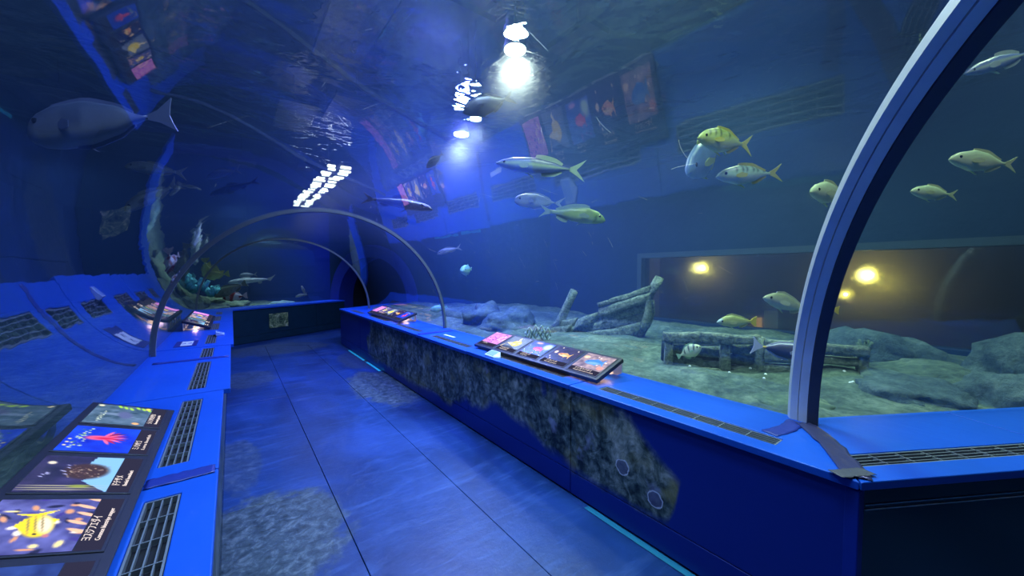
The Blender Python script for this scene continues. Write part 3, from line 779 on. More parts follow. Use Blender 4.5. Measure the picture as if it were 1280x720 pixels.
# ---- small things on the ledges
def wedge(loc, rz, label):
    t = empty('acrylic_wedge', loc, label, 'holder', None, rz)
    mb = MB(); L_, Wd, H0, H1 = .10, .042, .016, .048
    # low box whose sloped top ends in a hipped point
    b = [(-L_, -Wd, 0), (.05, -Wd, 0), (L_, 0, 0), (.05, Wd, 0), (-L_, Wd, 0)]
    tp = [(-L_, -Wd, H0), (.04, -Wd, H0), (L_ - .004, 0, H0), (.04, Wd, H1), (-L_, Wd, H1)]
    mb.prism([Vector(p) for p in b], [Vector(p) for p in tp]); mb.build('shell', MAT['wedge'], t, bevel=.002)
    mb = MB(); sl = (H1 - H0) / (2 * Wd)
    q = [(-L_ + .012, -Wd + .010), (.025, -Wd + .010), (.025, Wd - .010), (-L_ + .012, Wd - .010)]
    z = lambda y: H0 + (y + Wd) * sl
    mb.prism([Vector((x, y, z(y) - .004)) for x, y in q], [Vector((x, y, z(y) + .0015)) for x, y in q]); mb.build('label_window', MAT['wedge_top'], t)
    return t
wedge((1.905, 2.80, LEDGE_Z + .003), R(-90), 'pale translucent wedge on the ledge in front of the purple coral picture')
wedge((-.13, 5.86, LEDGE_Z + .007), R(90), 'pale translucent wedge on the left ledge before the distant board')
t = empty('number_label', (-.40, 5.32, LEDGE_Z + .0065), 'small white label with number 22 on a dark blue plate on the left ledge', 'label', None, 0)
mb = MB(); mb.box((-.10, -.20, 0), (.085, .20, .002)); mb.build('plate', MAT['sticker'], t)
mb = MB(); mb.box((-.05, -.15, .002), (.045, .15, .0035)); lblc = mb.build('card', MAT['white'], t, bevel=.0005)
mb = MB(); mb.box((2.10, 3.95, LEDGE_Z + .0005), (2.135, 4.22, LEDGE_Z + .002)); tag(mb.build('paper_strip', MAT['white']), 'narrow white paper strip on the ledge left of the purple coral picture', 'label')

# ---- fine scratches in the acrylic of the long vault
rs = random.Random(11); mb = MB()
for k in range(190):
    y0 = rs.uniform(.8, 5.5) if k < 150 else rs.uniform(4.8, 8); a0 = rs.uniform(.25, 2.4); ln = rs.choice([.02, .03, .05, .08, .12]); an = rs.uniform(0, math.pi); cv = rs.uniform(-2.5, 2.5); n = 6; w = rs.uniform(.00025, .0006)
    P = []
    for i in range(n + 1):
        t = i / n * ln; th = an + cv * t; P.append((y0 + t * math.cos(th), a0 + t * math.sin(th) / HALF))
    vs_ = []
    for i, (y, a) in enumerate(P):
        d = (P[min(i + 1, n)][0] - P[max(i - 1, 0)][0], (P[min(i + 1, n)][1] - P[max(i - 1, 0)][1]) * HALF); q = math.hypot(*d) or 1
        for s_ in (-1, 1):
            yy, aa = y - s_ * w * d[1] / q, a + s_ * w * d[0] / q / HALF
            vs_.append(f1(yy, (HALF - .0015) * math.cos(aa), LEDGE_Z + (HALF - .0015) * math.sin(aa)))
    mb.add(vs_, [(2 * i, 2 * i + 1, 2 * i + 3, 2 * i + 2) for i in range(n)])
def mk_scratch():
    m, nt, out = new_mat('acrylic_scratch')
    a = N(nt, 'ShaderNodeBsdfTranslucent'); a.inputs[0].default_value = (.8, .85, .9, 1); b = N(nt, 'ShaderNodeBsdfTransparent'); mx = N(nt, 'ShaderNodeMixShader'); mx.inputs[0].default_value = .4
    L(nt, b.outputs[0], mx.inputs[1]); L(nt, a.outputs[0], mx.inputs[2]); L(nt, mx.outputs[0], out.inputs[0]); return m
tag(mb.build('scratches', mk_scratch()), 'fine pale scratches all over the curved acrylic vault', 'scratches', None, 'stuff')

# ================================================================== TEXT
def text_obj(name, s, size, mat, parent, loc=(0, 0, 0), rot=(0, 0, 0), maxw=None, align='LEFT'):
    cu = bpy.data.curves.new(name, 'FONT'); cu.body = s; cu.size = size; cu.extrude = .0004; cu.resolution_u = 2; cu.align_x = align
    tmp = bpy.data.objects.new('tmp', cu); COL.objects.link(tmp)
    me = bpy.data.meshes.new_from_object(tmp.evaluated_get(bpy.context.evaluated_depsgraph_get()))
    COL.objects.unlink(tmp); bpy.data.objects.remove(tmp)
    me.name = name; me.materials.clear(); me.materials.append(mat)
    o = link(bpy.data.objects.new(name, me), parent); o.location = loc; o.rotation_euler = rot
    if maxw and len(me.vertices):
        xs = [v.co.x for v in me.vertices]; w = max(xs) - min(xs)
        if w > 0: o.scale = (maxw / w, 1, 1)
    return o
text_obj('digits', '22', .10, MAT['sticker'], lblc, (-.002, -.035, .0037), (0, 0, 0), None, 'CENTER')

# ================================================================== FISH BOARDS (backlit prints)
PW, PH = 72, 52
def canvas(c0, c1=None, seed=0, amp=.35, cells=6):
    rng = np.random.RandomState(seed)
    y, x = np.mgrid[0:PH, 0:PW]; u, v = x / (PW - 1), y / (PH - 1)     # v up
    img = np.zeros((PH, PW, 3)); n = np.zeros((PH, PW))
    for k in range(1, 4):
        gx, gy = cells * k + 2, cells * k
        grid = rng.rand(gy + 2, gx + 2); fx, fy = u * gx, v * gy; ix, iy = fx.astype(int), fy.astype(int); tx, ty = fx - ix, fy - iy
        a = grid[iy, ix] * (1 - tx) + grid[iy, ix + 1] * tx; b = grid[iy + 1, ix] * (1 - tx) + grid[iy + 1, ix + 1] * tx
        n += (a * (1 - ty) + b * ty) / k
    n = (n - n.min()) / (n.max() - n.min()); c1 = c1 or tuple(min(1, c * 1.8 + .1) for c in c0)
    img[:] = np.array(c0) * (1 - n[..., None]) + np.array(c1) * n[..., None]
    return img, u, v, n, rng
def blob(img, u, v, x, y, rx, ry, ang, col, soft=.12, al=1.0):
    a = math.radians(ang); dx, dy = (u - x) * 1.35, v - y
    p, q = dx * math.cos(a) + dy * math.sin(a), -dx * math.sin(a) + dy * math.cos(a)
    d = np.sqrt((p / rx) ** 2 + (q / ry) ** 2); m = np.clip((1 + soft - d) / (2 * soft), 0, 1) * al
    img[:] = img * (1 - m[..., None]) + np.array(col) * m[..., None]
def poly(img, u, v, pts, col):
    ins = np.zeros(u.shape, bool)
    for i in range(len(pts)):
        (x0, y0), (x1, y1) = pts[i], pts[(i + 1) % len(pts)]
        c = ((y0 > v) != (y1 > v)) & (u < (x1 - x0) * (v - y0) / ((y1 - y0) if y1 != y0 else 1e-9) + x0); ins ^= c
    img[ins] = col
def rotp(pts, x, y, ang):
    a = math.radians(ang); return [(x + (p * math.cos(a) - q * math.sin(a)) / 1.35, y + p * math.sin(a) + q * math.cos(a)) for p, q in pts]
def fishpic(img, u, v, x, y, L_, H, ang, col, belly=None, fin=None, flip=1):
    """side view of a fish, head towards -x (flip=1) or +x"""
    f = fin or col
    poly(img, u, v, rotp([(flip * .36 * L_, 0), (flip * .58 * L_, .32 * L_), (flip * .52 * L_, 0), (flip * .58 * L_, -.32 * L_)], x, y, ang), f)
    poly(img, u, v, rotp([(-flip * .2 * L_, H * .8), (flip * .1 * L_, H * 1.35), (flip * .34 * L_, H * .75), (flip * .3 * L_, 0)], x, y, ang), f)
    poly(img, u, v, rotp([(0, -H * .8), (flip * .16 * L_, -H * 1.35), (flip * .32 * L_, -H * .4)], x, y, ang), f)
    blob(img, u, v, x, y, L_ * .46, H, ang, col)
    if belly is not None:
        q = rotp([(0, -H * .42)], x, y, ang)[0]; blob(img, u, v, q[0], q[1], L_ * .36, H * .5, ang, belly, .3)
    e = rotp([(-flip * .33 * L_, H * .18)], x, y, ang)[0]; blob(img, u, v, e[0], e[1], .022, .022, 0, (.05, .03, .05))
def picture(kind):
    if kind == 'snapper':
        img, u, v, n, r = canvas((.20, .20, .42), (.42, .44, .75), 1, cells=7)
        for k in range(44):
            blob(img, u, v, r.rand(), r.rand(), .03 + .06 * r.rand(), .02 + .03 * r.rand(), r.rand() * 180, [(.95, .88, .62), (.95, .92, .88), (.25, .22, .55), (.12, .12, .25), (.85, .60, .45)][k % 5], .3)
        for k in range(5): blob(img, u, v, .35 + .16 * k, .06 + .05 * (k % 2), .13, .035, 60, (.95, .74, .60), .2)
        fishpic(img, u, v, .47, .47, .62, .15, 14, (.97, .86, .12), (.98, .90, .78), (.98, .88, .1))
        for k in (-1, 0, 1): blob(img, u, v, .50 - k * .015, .50 + k * .06, .21, .010, 14, (.55, .50, .30), .5)
        blob(img, u, v, .28, .33, .04, .03, 0, (.75, .45, .50), .4)
    elif kind == 'shark':
        img, u, v, n, r = canvas((.10, .10, .22), (.24, .22, .40), 2, cells=4)
        poly(img, u, v, [(.0, .0), (1, .0), (1, .36), (.72, .42), (.45, .25), (.28, .36), (.0, .02)], (.50, .72, .92))
        blob(img, u, v, .55, .38, .27, .30, -72, (.24, .17, .15), .15)
        for k in range(60): 
            a, b = r.rand() * .36 + .38, r.rand() * .46 + .12
            blob(img, u, v, a, b, .012, .012, 0, (.50, .38, .32) if k % 3 else (.85, .75, .62), .5, .8)
        for k in range(9): blob(img, u, v, .35 + .45 * r.rand(), .6 + .3 * r.rand(), .03, .01, 60, (.75, .75, .95), .4)
        for k in range(3): blob(img, u, v, .05 + .05 * k, .55, .012, .5, 0, (.70, .68, .55), .4)
        blob(img, u, v, .14, .35, .05, .12, 0, (.55, .60, .25), .4)
        blob(img, u, v, .78, .86, .06, .05, 20, (.9, .85, .75), .3)
    elif kind == 'lionfish':
        img, u, v, n, r = canvas((.02, .12, .72), (.08, .30, .95), 3, cells=3)
        for k in range(40): blob(img, u, v, .1 + .8 * r.rand(), .72 + .16 * r.rand(), .02, .02, 0, [(.85, .9, .45), (.75, .88, .70), (.2, .4, .4)][k % 3], .5)
        for k in range(3): blob(img, u, v, .2 + .12 * k, .93, .03, .025, 0, (.9, .85, .55), .4)
        for a in range(-70, 80, 18):
            x, y = .55 + .14 * math.sin(math.radians(a)), .48 - .16 * math.cos(math.radians(a))
            blob(img, u, v, x, y, .18, .03, a - 90, (.70, .10, .30) if (a // 18) % 2 else (.95, .40, .58), .3)
        blob(img, u, v, .53, .55, .12, .2, 0, (.92, .35, .52), .3); blob(img, u, v, .52, .45, .05, .14, 0, (.80, .12, .28), .4)
        blob(img, u, v, .70, .30, .02, .12, 30, (.08, .05, .3), .4)
    elif kind == 'guitarfish':
        img, u, v, n, r = canvas((.16, .26, .32), (.40, .50, .62), 4, cells=6)
        for k in range(3): blob(img, u, v, .45 + .05 * k, .5, .3, .02, 80 + 6 * k, (.62, .70, .86), .4, .7)
        blob(img, u, v, .5, .42, .26, .12, 10, (.34, .38, .55), .3)
        for k in range(6): blob(img, u, v, .86 + .04 * (k % 3), .05 + .11 * k, .10, .035, 20, (.62, .82, .28), .3)
        blob(img, u, v, .93, .08, .08, .05, 0, (.95, .85, .35), .3); blob(img, u, v, .10, .16, .07, .06, 30, (.98, .70, .45), .3)
        for k in range(24): blob(img, u, v, .08 + .02 * k + .1 * r.rand(), .76 + .08 * r.rand(), .014, .014, 0, (.86, .92, .80), .5)
        blob(img, u, v, .93, .93, .06, .05, 0, (.95, .92, .75), .3)
    elif kind == 'batfish':
        img, u, v, n, r = canvas((.05, .1, .3), (.2, .3, .6), 5); fishpic(img, u, v, .5, .5, .5, .2, 0, (.75, .78, .8), None)
    elif kind == 'coral':
        img, u, v, n, r = canvas((.70, .35, .85), (.98, .72, .90), 6, cells=6)
        for k in range(30): blob(img, u, v, .05 + .6 * r.rand(), .5 * r.rand() + .1, .03, .05, 40, (.52, .20, .82) if k % 2 else (.90, .45, .92), .3)
        for k in range(12): blob(img, u, v, .6 + .4 * r.rand(), .35 + .6 * r.rand(), .05, .06, 0, (.99, .78, .80), .3)
        blob(img, u, v, .6, .45, .03, .03, 0, (.2, .1, .35), .3); blob(img, u, v, .75, .9, .03, .03, 0, (.2, .1, .35), .3)
    elif kind == 'yellow':
        img, u, v, n, r = canvas((.30, .36, .46), (.52, .58, .70), 7, cells=3)
        poly(img, u, v, [(0, 0), (.85, 0), (.5, .16), (0, .12)], (.16, .18, .18))
        blob(img, u, v, .56, .45, .30, .26, -8, (.99, .90, .22)); poly(img, u, v, [(.1, .38), (.35, .5), (.4, .25)], (.98, .93, .62))
        poly(img, u, v, [(.42, .62), (.48, .98), (.62, .66)], (.98, .94, .72)); blob(img, u, v, .45, .74, .04, .05, 30, (.2, .2, .3), .3)
        blob(img, u, v, .50, .35, .12, .07, 0, (.99, .97, .70), .4)
        poly(img, u, v, [(0, 0), (.12, .4), (.06, 0)], (.95, .85, .6))
    elif kind == 'redfish':
        img, u, v, n, r = canvas((.10, .14, .62), (.35, .50, .95), 8, cells=4)
        blob(img, u, v, .82, .72, .24, .22, 0, (.80, .95, .90), .4); blob(img, u, v, .3, .9, .2, .08, 0, (.85, .65, .90), .4)
        for k in range(14): blob(img, u, v, r.rand(), .2 * r.rand(), .05, .03, 0, (.25, .50, .95) if k % 2 else (.55, .40, .85), .4)
        fishpic(img, u, v, .52, .45, .6, .14, -4, (.96, .22, .46), (.99, .42, .55), (.95, .25, .55))
    elif kind == 'orange':
        img, u, v, n, r = canvas((.07, .05, .12), (.22, .16, .28), 9, cells=4)
        fishpic(img, u, v, .52, .48, .66, .12, -3, (.98, .66, .26), (.99, .85, .55), (.98, .75, .35))
        blob(img, u, v, .42, .48, .06, .03, 0, (.55, .32, .12), .5); blob(img, u, v, .14, .58, .09, .10, 0, (.99, .88, .70), .3)
        for p in ((.1, .22), (.2, .08), (.85, .9), (.2, .95)): blob(img, u, v, p[0], p[1], .03, .05, 30, (.97, .9, .8), .3)
    elif kind == 'parrot':
        img, u, v, n, r = canvas((.30, .26, .36), (.80, .68, .68), 10, cells=6)
        blob(img, u, v, .12, .72, .12, .10, 0, (.98, .84, .62), .3); blob(img, u, v, .86, .2, .13, .11, 0, (.92, .58, .52), .3)
        for k in range(10): blob(img, u, v, r.rand(), .9 * r.rand(), .03, .04, 0, (.98, .88, .85), .3)
        fishpic(img, u, v, .50, .48, .80, .17, 8, (.22, .50, .90), (.45, .66, .95), (.30, .55, .92), flip=1)
    return np.clip(img, 0, 1)
PIC_CACHE = {}
def pic_mesh(kind, w, h):
    if kind in PIC_CACHE: return PIC_CACHE[kind]
    img = picture(kind) ** 2.2
    vs_ = [(w * i / (PW - 1), h * j / (PH - 1), 0) for j in range(PH) for i in range(PW)]
    fs = [(j * PW + i, j * PW + i + 1, (j + 1) * PW + i + 1, (j + 1) * PW + i) for j in range(PH - 1) for i in range(PW - 1)]
    me = bpy.data.meshes.new('picture'); me.from_pydata(vs_, [], fs)
    ca = me.color_attributes.new('Col', 'FLOAT_COLOR', 'POINT')
    ca.data.foreach_set('color', np.concatenate([img.reshape(-1, 3), np.ones((PW * PH, 1))], 1).astype(np.float32).ravel())
    me.materials.append(MAT['print']); PIC_CACHE[kind] = me
    return me
PITCH_B, SLOPE, THICK = .32, .315, .030
def board(name, loc, rz, tilt, panels, label, gap_glow=None):
    """housing with five backlit prints; x runs along the reading direction, y up the slope"""
    n = len(panels); Lb = n * PITCH_B + .02
    t = bpy.data.objects.new(name, None); COL.objects.link(t); t.location = loc
    t.rotation_euler = (Matrix.Rotation(rz, 3, 'Z') @ Matrix.Rotation(tilt, 3, 'X')).to_euler()
    tag(t, label, 'display board')
    mb = MB(); mb.box((0, 0, -THICK), (Lb, SLOPE, 0)); mb.build('housing', MAT['frame_dark'], t, bevel=.004, seg=2)
    for k, (kind, t1, t2, plen) in enumerate(panels):
        x0 = .01 + k * PITCH_B + .016; w = PITCH_B - .032
        mb = MB(); mb.box((x0, .024, 0), (x0 + w, SLOPE - .022, .0035)); p = mb.build('panel', MAT['frame_dark'], t, bevel=.001)
        mb = MB(); mb.box((x0 + .008, .032, .0034), (x0 + w - .008, .084, .0042)); mb.build('caption_strip', MAT['caption_ground'], p)
        o = link(bpy.data.objects.new('picture', pic_mesh(kind, .272, .200)), p); o.location = (x0 + .008, .086, .0045)
        if t1: text_obj('caption', t1, .024, MAT['caption'], p, (x0 + .05, .063, .005), maxw=plen[0])
        if t2: text_obj('caption', t2, .015, MAT['caption'], p, (x0 + .05, .044, .005), maxw=plen[1])
    return t
# (picture, title, second line, (title width, second line width))
LEFT_PANELS = [('batfish', 'ツバメウオ', 'Longfin batfish', (.09, .11)), ('snapper', 'ヨスジフエダイ', 'Common bluestripe snapper', (.125, .17)),
               ('shark', 'ドチザメ', 'Banded houndshark', (.07, .12)), ('lionfish', 'ミノカサゴ', 'Luna lionfish', (.09, .17)), ('guitarfish', 'シノノメサカタザメ', 'Bowmouth guitarfish', (.14, .13))]
RIGHT_PANELS = [('coral', 'ハナダイ', None, (.08, 0)), ('yellow', 'チョウチョウウオ', 'Oriental butterflyfish', (.12, .12)), ('redfish', 'ユカタハタ', 'Coral hind', (.11, .09)),
                ('orange', 'アカハタ', 'Blacktip grouper', (.12, .14)), ('parrot', 'ナンヨウブダイ', 'Steephead parrotfish', (.16, .19))]
# left boards read facing -X: reading right = +Y, so x axis -> +Y (rz = +90)
TILT = R(20)
board('display_board', (-.262, 1.05, LEDGE_Z + .036), R(90), TILT, LEFT_PANELS, 'backlit fish board on the left ledge nearest the camera, with the yellow snapper picture')
board('display_board', (-.235, 6.45, LEDGE_Z + .040), R(90), TILT, [('shark',) + LEFT_PANELS[2][1:], ('guitarfish',) + LEFT_PANELS[4][1:], ('parrot', None, None, 0), ('snapper', None, None, 0), ('coral', None, None, 0)], 'distant backlit board on the left ledge seen edge-on, throwing a pale glow under it')
board('display_board', (1.985, 3.29, LEDGE_Z + .038), R(-90), TILT, RIGHT_PANELS, 'backlit board on the right ledge with purple coral, red, orange and blue fish pictures')
board('display_board', (2.005, 7.15, LEDGE_Z + .040), R(-90), TILT, [('coral', None, None, 0), ('snapper', None, None, 0), ('yellow', None, None, 0), ('orange', None, None, 0), ('lionfish', None, None, 0)], 'distant backlit board on the right ledge between the grey ring and the portal')
# stands: upright back plate with oval holes
def stand(name, f, side, s0, s1, label):
    l = side * 1.415; org = f((s0 + s1) / 2, l, LEDGE_Z)
    t = empty(name, org, label, 'stand')
    n = 5; w = (s1 - s0) / n
    for k in range(n):
        a = s0 + k * w + .01; b = a + w - .02; c = (a + b) / 2
        z0, z1 = LEDGE_Z + .004, LEDGE_Z + .128
        outer = [(a, z0), (b, z0), (b, z1), (a, z1)]
        m = 24; ov = [(c + .085 * math.cos(2 * math.pi * i / m), (z0 + z1) / 2 + .042 * math.sin(2 * math.pi * i / m)) for i in range(m)]
        # rectangle sampled at the same angles so that ring faces join oval and edge
        rc = []
        for i in range(m):
            an = 2 * math.pi * i / m; dx, dz = math.cos(an), math.sin(an); k_ = min((b - a) / 2 / max(abs(dx), 1e-6), (z1 - z0) / 2 / max(abs(dz), 1e-6)); rc.append((c + dx * k_, (z0 + z1) / 2 + dz * k_))
        mb = MB(); vs_ = []
        for dl in (0, side * .005):
            vs_ += [f(s, l + dl, z) for s, z in rc] + [f(s, l + dl, z) for s, z in ov]
        fs = []
        for i in range(m):
            j = (i + 1) % m
            fs += [(i, j, m + j, m + i), (2 * m + i, 3 * m + i, 3 * m + j, 2 * m + j), (i, 2 * m + i, 2 * m + j, j), (m + i, m + j, 3 * m + j, 3 * m + i)]
        mb.add(vs_, fs).build('back_plate', MAT['plate'], t, offset=org)
    for s in (s0 + .15, s1 - .15):
        mb = MB(); mb.box((s - .01, side * 1.19, LEDGE_Z + .003), (s + .01, side * 1.41, LEDGE_Z + .018), f); mb.build('foot', MAT['plate'], t, offset=org)
    return t
stand('board_stand', f1, -1, 1.07, 2.67, 'grey metal board stand with oval holes against the left glass')
stand('board_stand', f1, -1, 6.47, 8.07, 'grey metal board stand behind the distant left board')
stand('board_stand', f1, 1, 1.69, 3.27, 'grey metal board stand behind the purple coral board')
stand('board_stand', f1, 1, 5.55, 7.13, 'grey metal board stand behind the distant right board')
# warm lamps under the boards (the glow on the ledge)
def under_lamp(f, side, s0, s1, label, watts):
    c = f((s0 + s1) / 2, side * 1.30, LEDGE_Z + .045)
    t = empty('board_lamp', c, label, 'lamp')
    mb = MB(); mb.box((s0, side * 1.285, LEDGE_Z + .040), (s1, side * 1.315, LEDGE_Z + .052), f); mb.build('tube', mk_emit_cached(), t, offset=c)
    d = bpy.data.lights.new('board_lamp_light', 'AREA'); d.shape = 'RECTANGLE'; d.size = .04; d.size_y = s1 - s0; d.energy = watts; d.color = (1, .58, .42)
    o = link(bpy.data.objects.new('board_lamp_light', d), t); o.location = (0, 0, -.008)
    return t
def mk_emit_cached():
    if 'warm_tube' not in MAT: MAT['warm_tube'] = mk_emit('warm_tube', (1.0, .68, .52), 1.2)
    return MAT['warm_tube']
under_lamp(f1, 1, 1.70, 3.2, 'warm tube lamp under the purple coral board', 1.6)
under_lamp(f1, 1, 5.6, 7.1, 'warm tube lamp under the distant right board', 2.5)
under_lamp(f1, -1, 6.46, 8.0, 'warm tube lamp under the distant left board', 2.6)
# small reef picture on the far cabinet
def far_poster():
    m, nt, out = new_mat('small_reef_print'); p = pos(nt)
    a = noise(nt, p, 9, 8, .75, 1.0)
    c = ramp(nt, a, [(.38, (.01, .03, .02)), (.5, (.12, .20, .08)), (.58, (.45, .50, .20)), (.7, (.8, .8, .6))])
    pbsdf(nt, out, c, .5); return m
mb = MB(); mb.box((.30, -FRONT - .019, .27), (.76, -FRONT - .009, .60), f2)
tag(mb.build('reef_picture', far_poster(), bevel=.002), 'small greenish reef picture on the dark far cabinet', 'picture')

# ================================================================== WRECK, TIMBERS, ROCKS
def rough(o, amp, sc, seed=0.0):
    for v in o.data.vertices:
        p = v.co * sc + Vector((seed, seed * .7, 0)); n = mn.noise_vector(p); v.co += Vector(n) * amp
def plank_from(name, quad, nrm, th, parent, org, cuts=7, amp=.014, bow=0.0, mat='wood', seed=0.0):
    """quad = four corners (a-b along the top, d-c along the bottom); subdivided plank of thickness th, slightly worn"""
    a, b, c, d = quad; vs_, fs = [], []
    nw = 3
    for side in (0, 1):
        for i in range(cuts + 1):
            u = i / cuts
            for k in range(nw + 1):
                w = k / nw
                p = a.lerp(b, u).lerp(d.lerp(c, u), w)
                p = p + nrm * (th * (side - .5) + bow * math.sin(math.pi * u)); vs_.append(p - org)
    K = (cuts + 1) * (nw + 1); ix = lambda s, i, k: s * K + i * (nw + 1) + k
    for i in range(cuts):
        for k in range(nw):
            fs += [(ix(0, i, k), ix(0, i + 1, k), ix(0, i + 1, k + 1), ix(0, i, k + 1)), (ix(1, i, k), ix(1, i, k + 1), ix(1, i + 1, k + 1), ix(1, i + 1, k))]
        fs += [(ix(0, i, 0), ix(1, i, 0), ix(1, i + 1, 0), ix(0, i + 1, 0)), (ix(0, i, nw), ix(0, i + 1, nw), ix(1, i + 1, nw), ix(1, i, nw))]
    for k in range(nw):
        fs += [(ix(0, 0, k), ix(0, 0, k + 1), ix(1, 0, k + 1), ix(1, 0, k)), (ix(0, cuts, k), ix(1, cuts, k), ix(1, cuts, k + 1), ix(0, cuts, k + 1))]
    o = mesh(name, vs_, fs, MAT[mat], parent, True); rough(o, amp, 5.0, seed)
    return o
WA, WB = Vector((3.78, 4.45, 0)), Vector((4.30, 2.78, 0))
wdir = (WB - WA).normalized(); wn = Vector((wdir.y, -wdir.x, 0)); wn = wn if wn.dot(-FW) > 0 else -wn
def on_wreck(px, py, off=0.0):
    r = ray(px, py); d = (WA + wn * off - CAM).dot(wn) / r.dot(wn); return CAM + r * d
worg = on_wreck(760, 418); worg.z = .70
wreck = empty('shipwreck', worg, 'sunken wooden bow with broken planks leaning up to the stem, beside the viewing window', 'shipwreck')
PLANKS = [  # pixel corners measured on the photograph: top-left, top-right, bottom-right, bottom-left
    [(748, 379), (816, 357), (815, 364), (750, 385)], [(749, 386), (814, 365), (811, 378), (748, 397)], [(742, 396), (811, 377), (808, 390), (737, 408)],
    [(724, 398), (750, 390), (744, 404), (716, 413)], [(706, 413), (742, 401), (804, 398), (800, 409), (700, 421)][:4] and [(710, 410), (808, 391), (803, 404), (702, 421)],
    [(706, 420), (804, 403), (797, 419), (704, 428)], [(694, 402), (722, 397), (718, 407), (688, 412)], [(690, 409), (715, 406), (708, 419), (682, 420)],
    [(672, 414), (700, 402), (697, 411), (667, 423)], [(678, 420), (708, 413), (704, 427), (676, 428)]]
for k, q in enumerate(PLANKS):
    off = (-.02 + .05 * (k % 2)) + (.03 if k in (0,) else 0)
    P = [on_wreck(x, y, off) for x, y in q]
    plank_from('hull_plank', P, wn, .07 if k else .10, wreck, worg, 9, .022, .05 if k < 6 else 0, 'wood', k * 3.1)
mb = MB()
st = [on_wreck(x, y, .03) for x, y in ((797, 424), (807, 408), (811, 392), (810, 380), (814, 367), (819, 357), (825, 347))]
mb.tube(st, [.055, .05, .052, .045, .05, .055, .05], 10); o = mb.build('stem_post', MAT['wood'], wreck, True, offset=worg); rough(o, .03, 6, 2)
mb = MB(); st = [on_wreck(x, y, -.06) for x, y in ((800, 424), (812, 406), (815, 390), (814, 376))]
mb.tube(st, .035, 8); o = mb.build('keel_edge', MAT['wood'], wreck, True, offset=worg); rough(o, .03, 6, 5)
mb = MB(); st = [on_wreck(x, y, -.03) for x, y in ((694, 414), (702, 398), (709, 382), (718, 364))]
mb.tube(st, [.075, .07, .062, .058], 12); o = mb.build('mast_stump', MAT['wood'], wreck, True, offset=worg); rough(o, .02, 6, 8)

def rock(name, loc, r, sc, label, mat='rock', seed=0.0, group=None, sub=4, amp=.35):
    bm = bmesh.new(); bmesh.ops.create_icosphere(bm, subdivisions=sub, radius=1)
    for v in bm.verts:
        n = mn.fractal(v.co * 1.3 + Vector((seed, seed * 2, seed * 3)), .8, 2.1, 6)
        n2 = mn.noise(v.co * .9 + Vector((seed * 5, 1, seed)))
        v.co *= 1 + amp * n + .25 * n2
        if v.co.z < -.35: v.co.z = -.35
        v.co = Vector((v.co.x * r * sc[0], v.co.y * r * sc[1], v.co.z * r * sc[2]))
    me = bpy.data.meshes.new(name); bm.to_mesh(me); bm.free(); me.materials.append(MAT[mat]); me.polygons.foreach_set('use_smooth', [True] * len(me.polygons))
    o = link(bpy.data.objects.new(name, me)); o.location = loc; o.rotation_euler = (0, 0, seed)
    return tag(o, label, 'rock', group)
def grounded(px, py, d, dz=0.0):
    p = at(px, py, d); return Vector((p.x, p.y, sand_z(p.x, p.y) + dz))
rock('rock', grounded(640, 402, 6.2, -.05), .42, (1.3, .9, .8), 'bluish rough boulder right of the thin grey ring', 'rock', 3.0)
rock('rock', grounded(605, 400, 6.6, -.05), .40, (1.3, .9, .75), 'bluish rock beside the foot of the thin grey ring', 'rock', 4.0)
rock('rock', grounded(575, 396, 7.0, -.05), .35, (1.3, .9, .65), 'smaller bluish rock just inside the thin grey ring', 'rock', 5.0)
rock('rock', Vector((5.05, .85, .68)), .50, (.5, 1.2, .62), 'long bluish boulder below the viewing window, nearest the timber frames', 'rock', 6.0)
rock('rock', Vector((5.05, -.25, .68)), .50, (.55, 1.1, .80), 'large bluish boulder below the viewing window at the picture edge', 'rock', 7.0)
rock('rock', Vector((4.05, .42, .63)), .34, (1.0, 1.3, .38), 'flat layered rock on the sand right of the steel ring', 'rock', 8.0)
rock('rock', Vector((3.15, .85, .60)), .24, (1.2, 1.1, .28), 'low round rock in the sand close behind the steel ring', 'rock_green', 9.0)
rock('rock', Vector((4.25, .0, .62)), .30, (.9, .9, .75), 'dark boulder near the glass at the picture edge', 'rock', 10.0)
rock('rock', grounded(955, 500, 2.42, -.03), .13, (1.2, 1, .35), 'small dark stone in the sand left of the steel ring', 'rock', 11.0)

def timber_frame(name, org, ax, label, posts, beams, slabs):
    t = empty(name, org, label, 'sunken timber'); n = Vector((-ax.y, ax.x, 0)); n = n if n.dot(FW) < 0 else -n
    P = lambda s, z: org + ax * s + Vector((0, 0, z))
    for k, (s, w, z0, z1) in enumerate(posts):
        plank_from('post', [P(s - w, z1), P(s + w, z1), P(s + w, z0), P(s - w, z0)], n, .10, t, org, 3, .014, 0, 'wood', k * 2.3 + org.x)
    for k, (s0, s1, z0, z1, off) in enumerate(beams):
        plank_from('beam', [P(s0, z1) + n * off, P(s1, z1) + n * off, P(s1, z0) + n * off, P(s0, z0) + n * off], n, .09, t, org, 6, .016, 0, 'wood', k * 1.7 + 4 + org.y)
    if slabs:
        e = max(s[1] for s in slabs); plank_from('back_board', [P(0, .30) - n * .15, P(e, .30) - n * .15, P(e, -.05) - n * .15, P(0, -.05) - n * .15], n, .05, t, org, 8, .02, 0, 'wood_dark', 3.3)
    for k, (s0, s1, z0, z1) in enumerate(slabs):
        plank_from('plank', [P(s0, z1) - n * .07, P(s1, z1) - n * .07, P(s1, z0) - n * .07, P(s0, z0) - n * .07], n, .04, t, org, 4, .02, 0, 'wood', k * 1.3 + 9)
    return t
pA, pB = at(828, 470, 3.62), at(1005, 470, 3.30); ax = Vector((pB.x - pA.x, pB.y - pA.y, 0)); LEN = ax.length; ax.normalize()
o0 = Vector((pA.x, pA.y, .60))
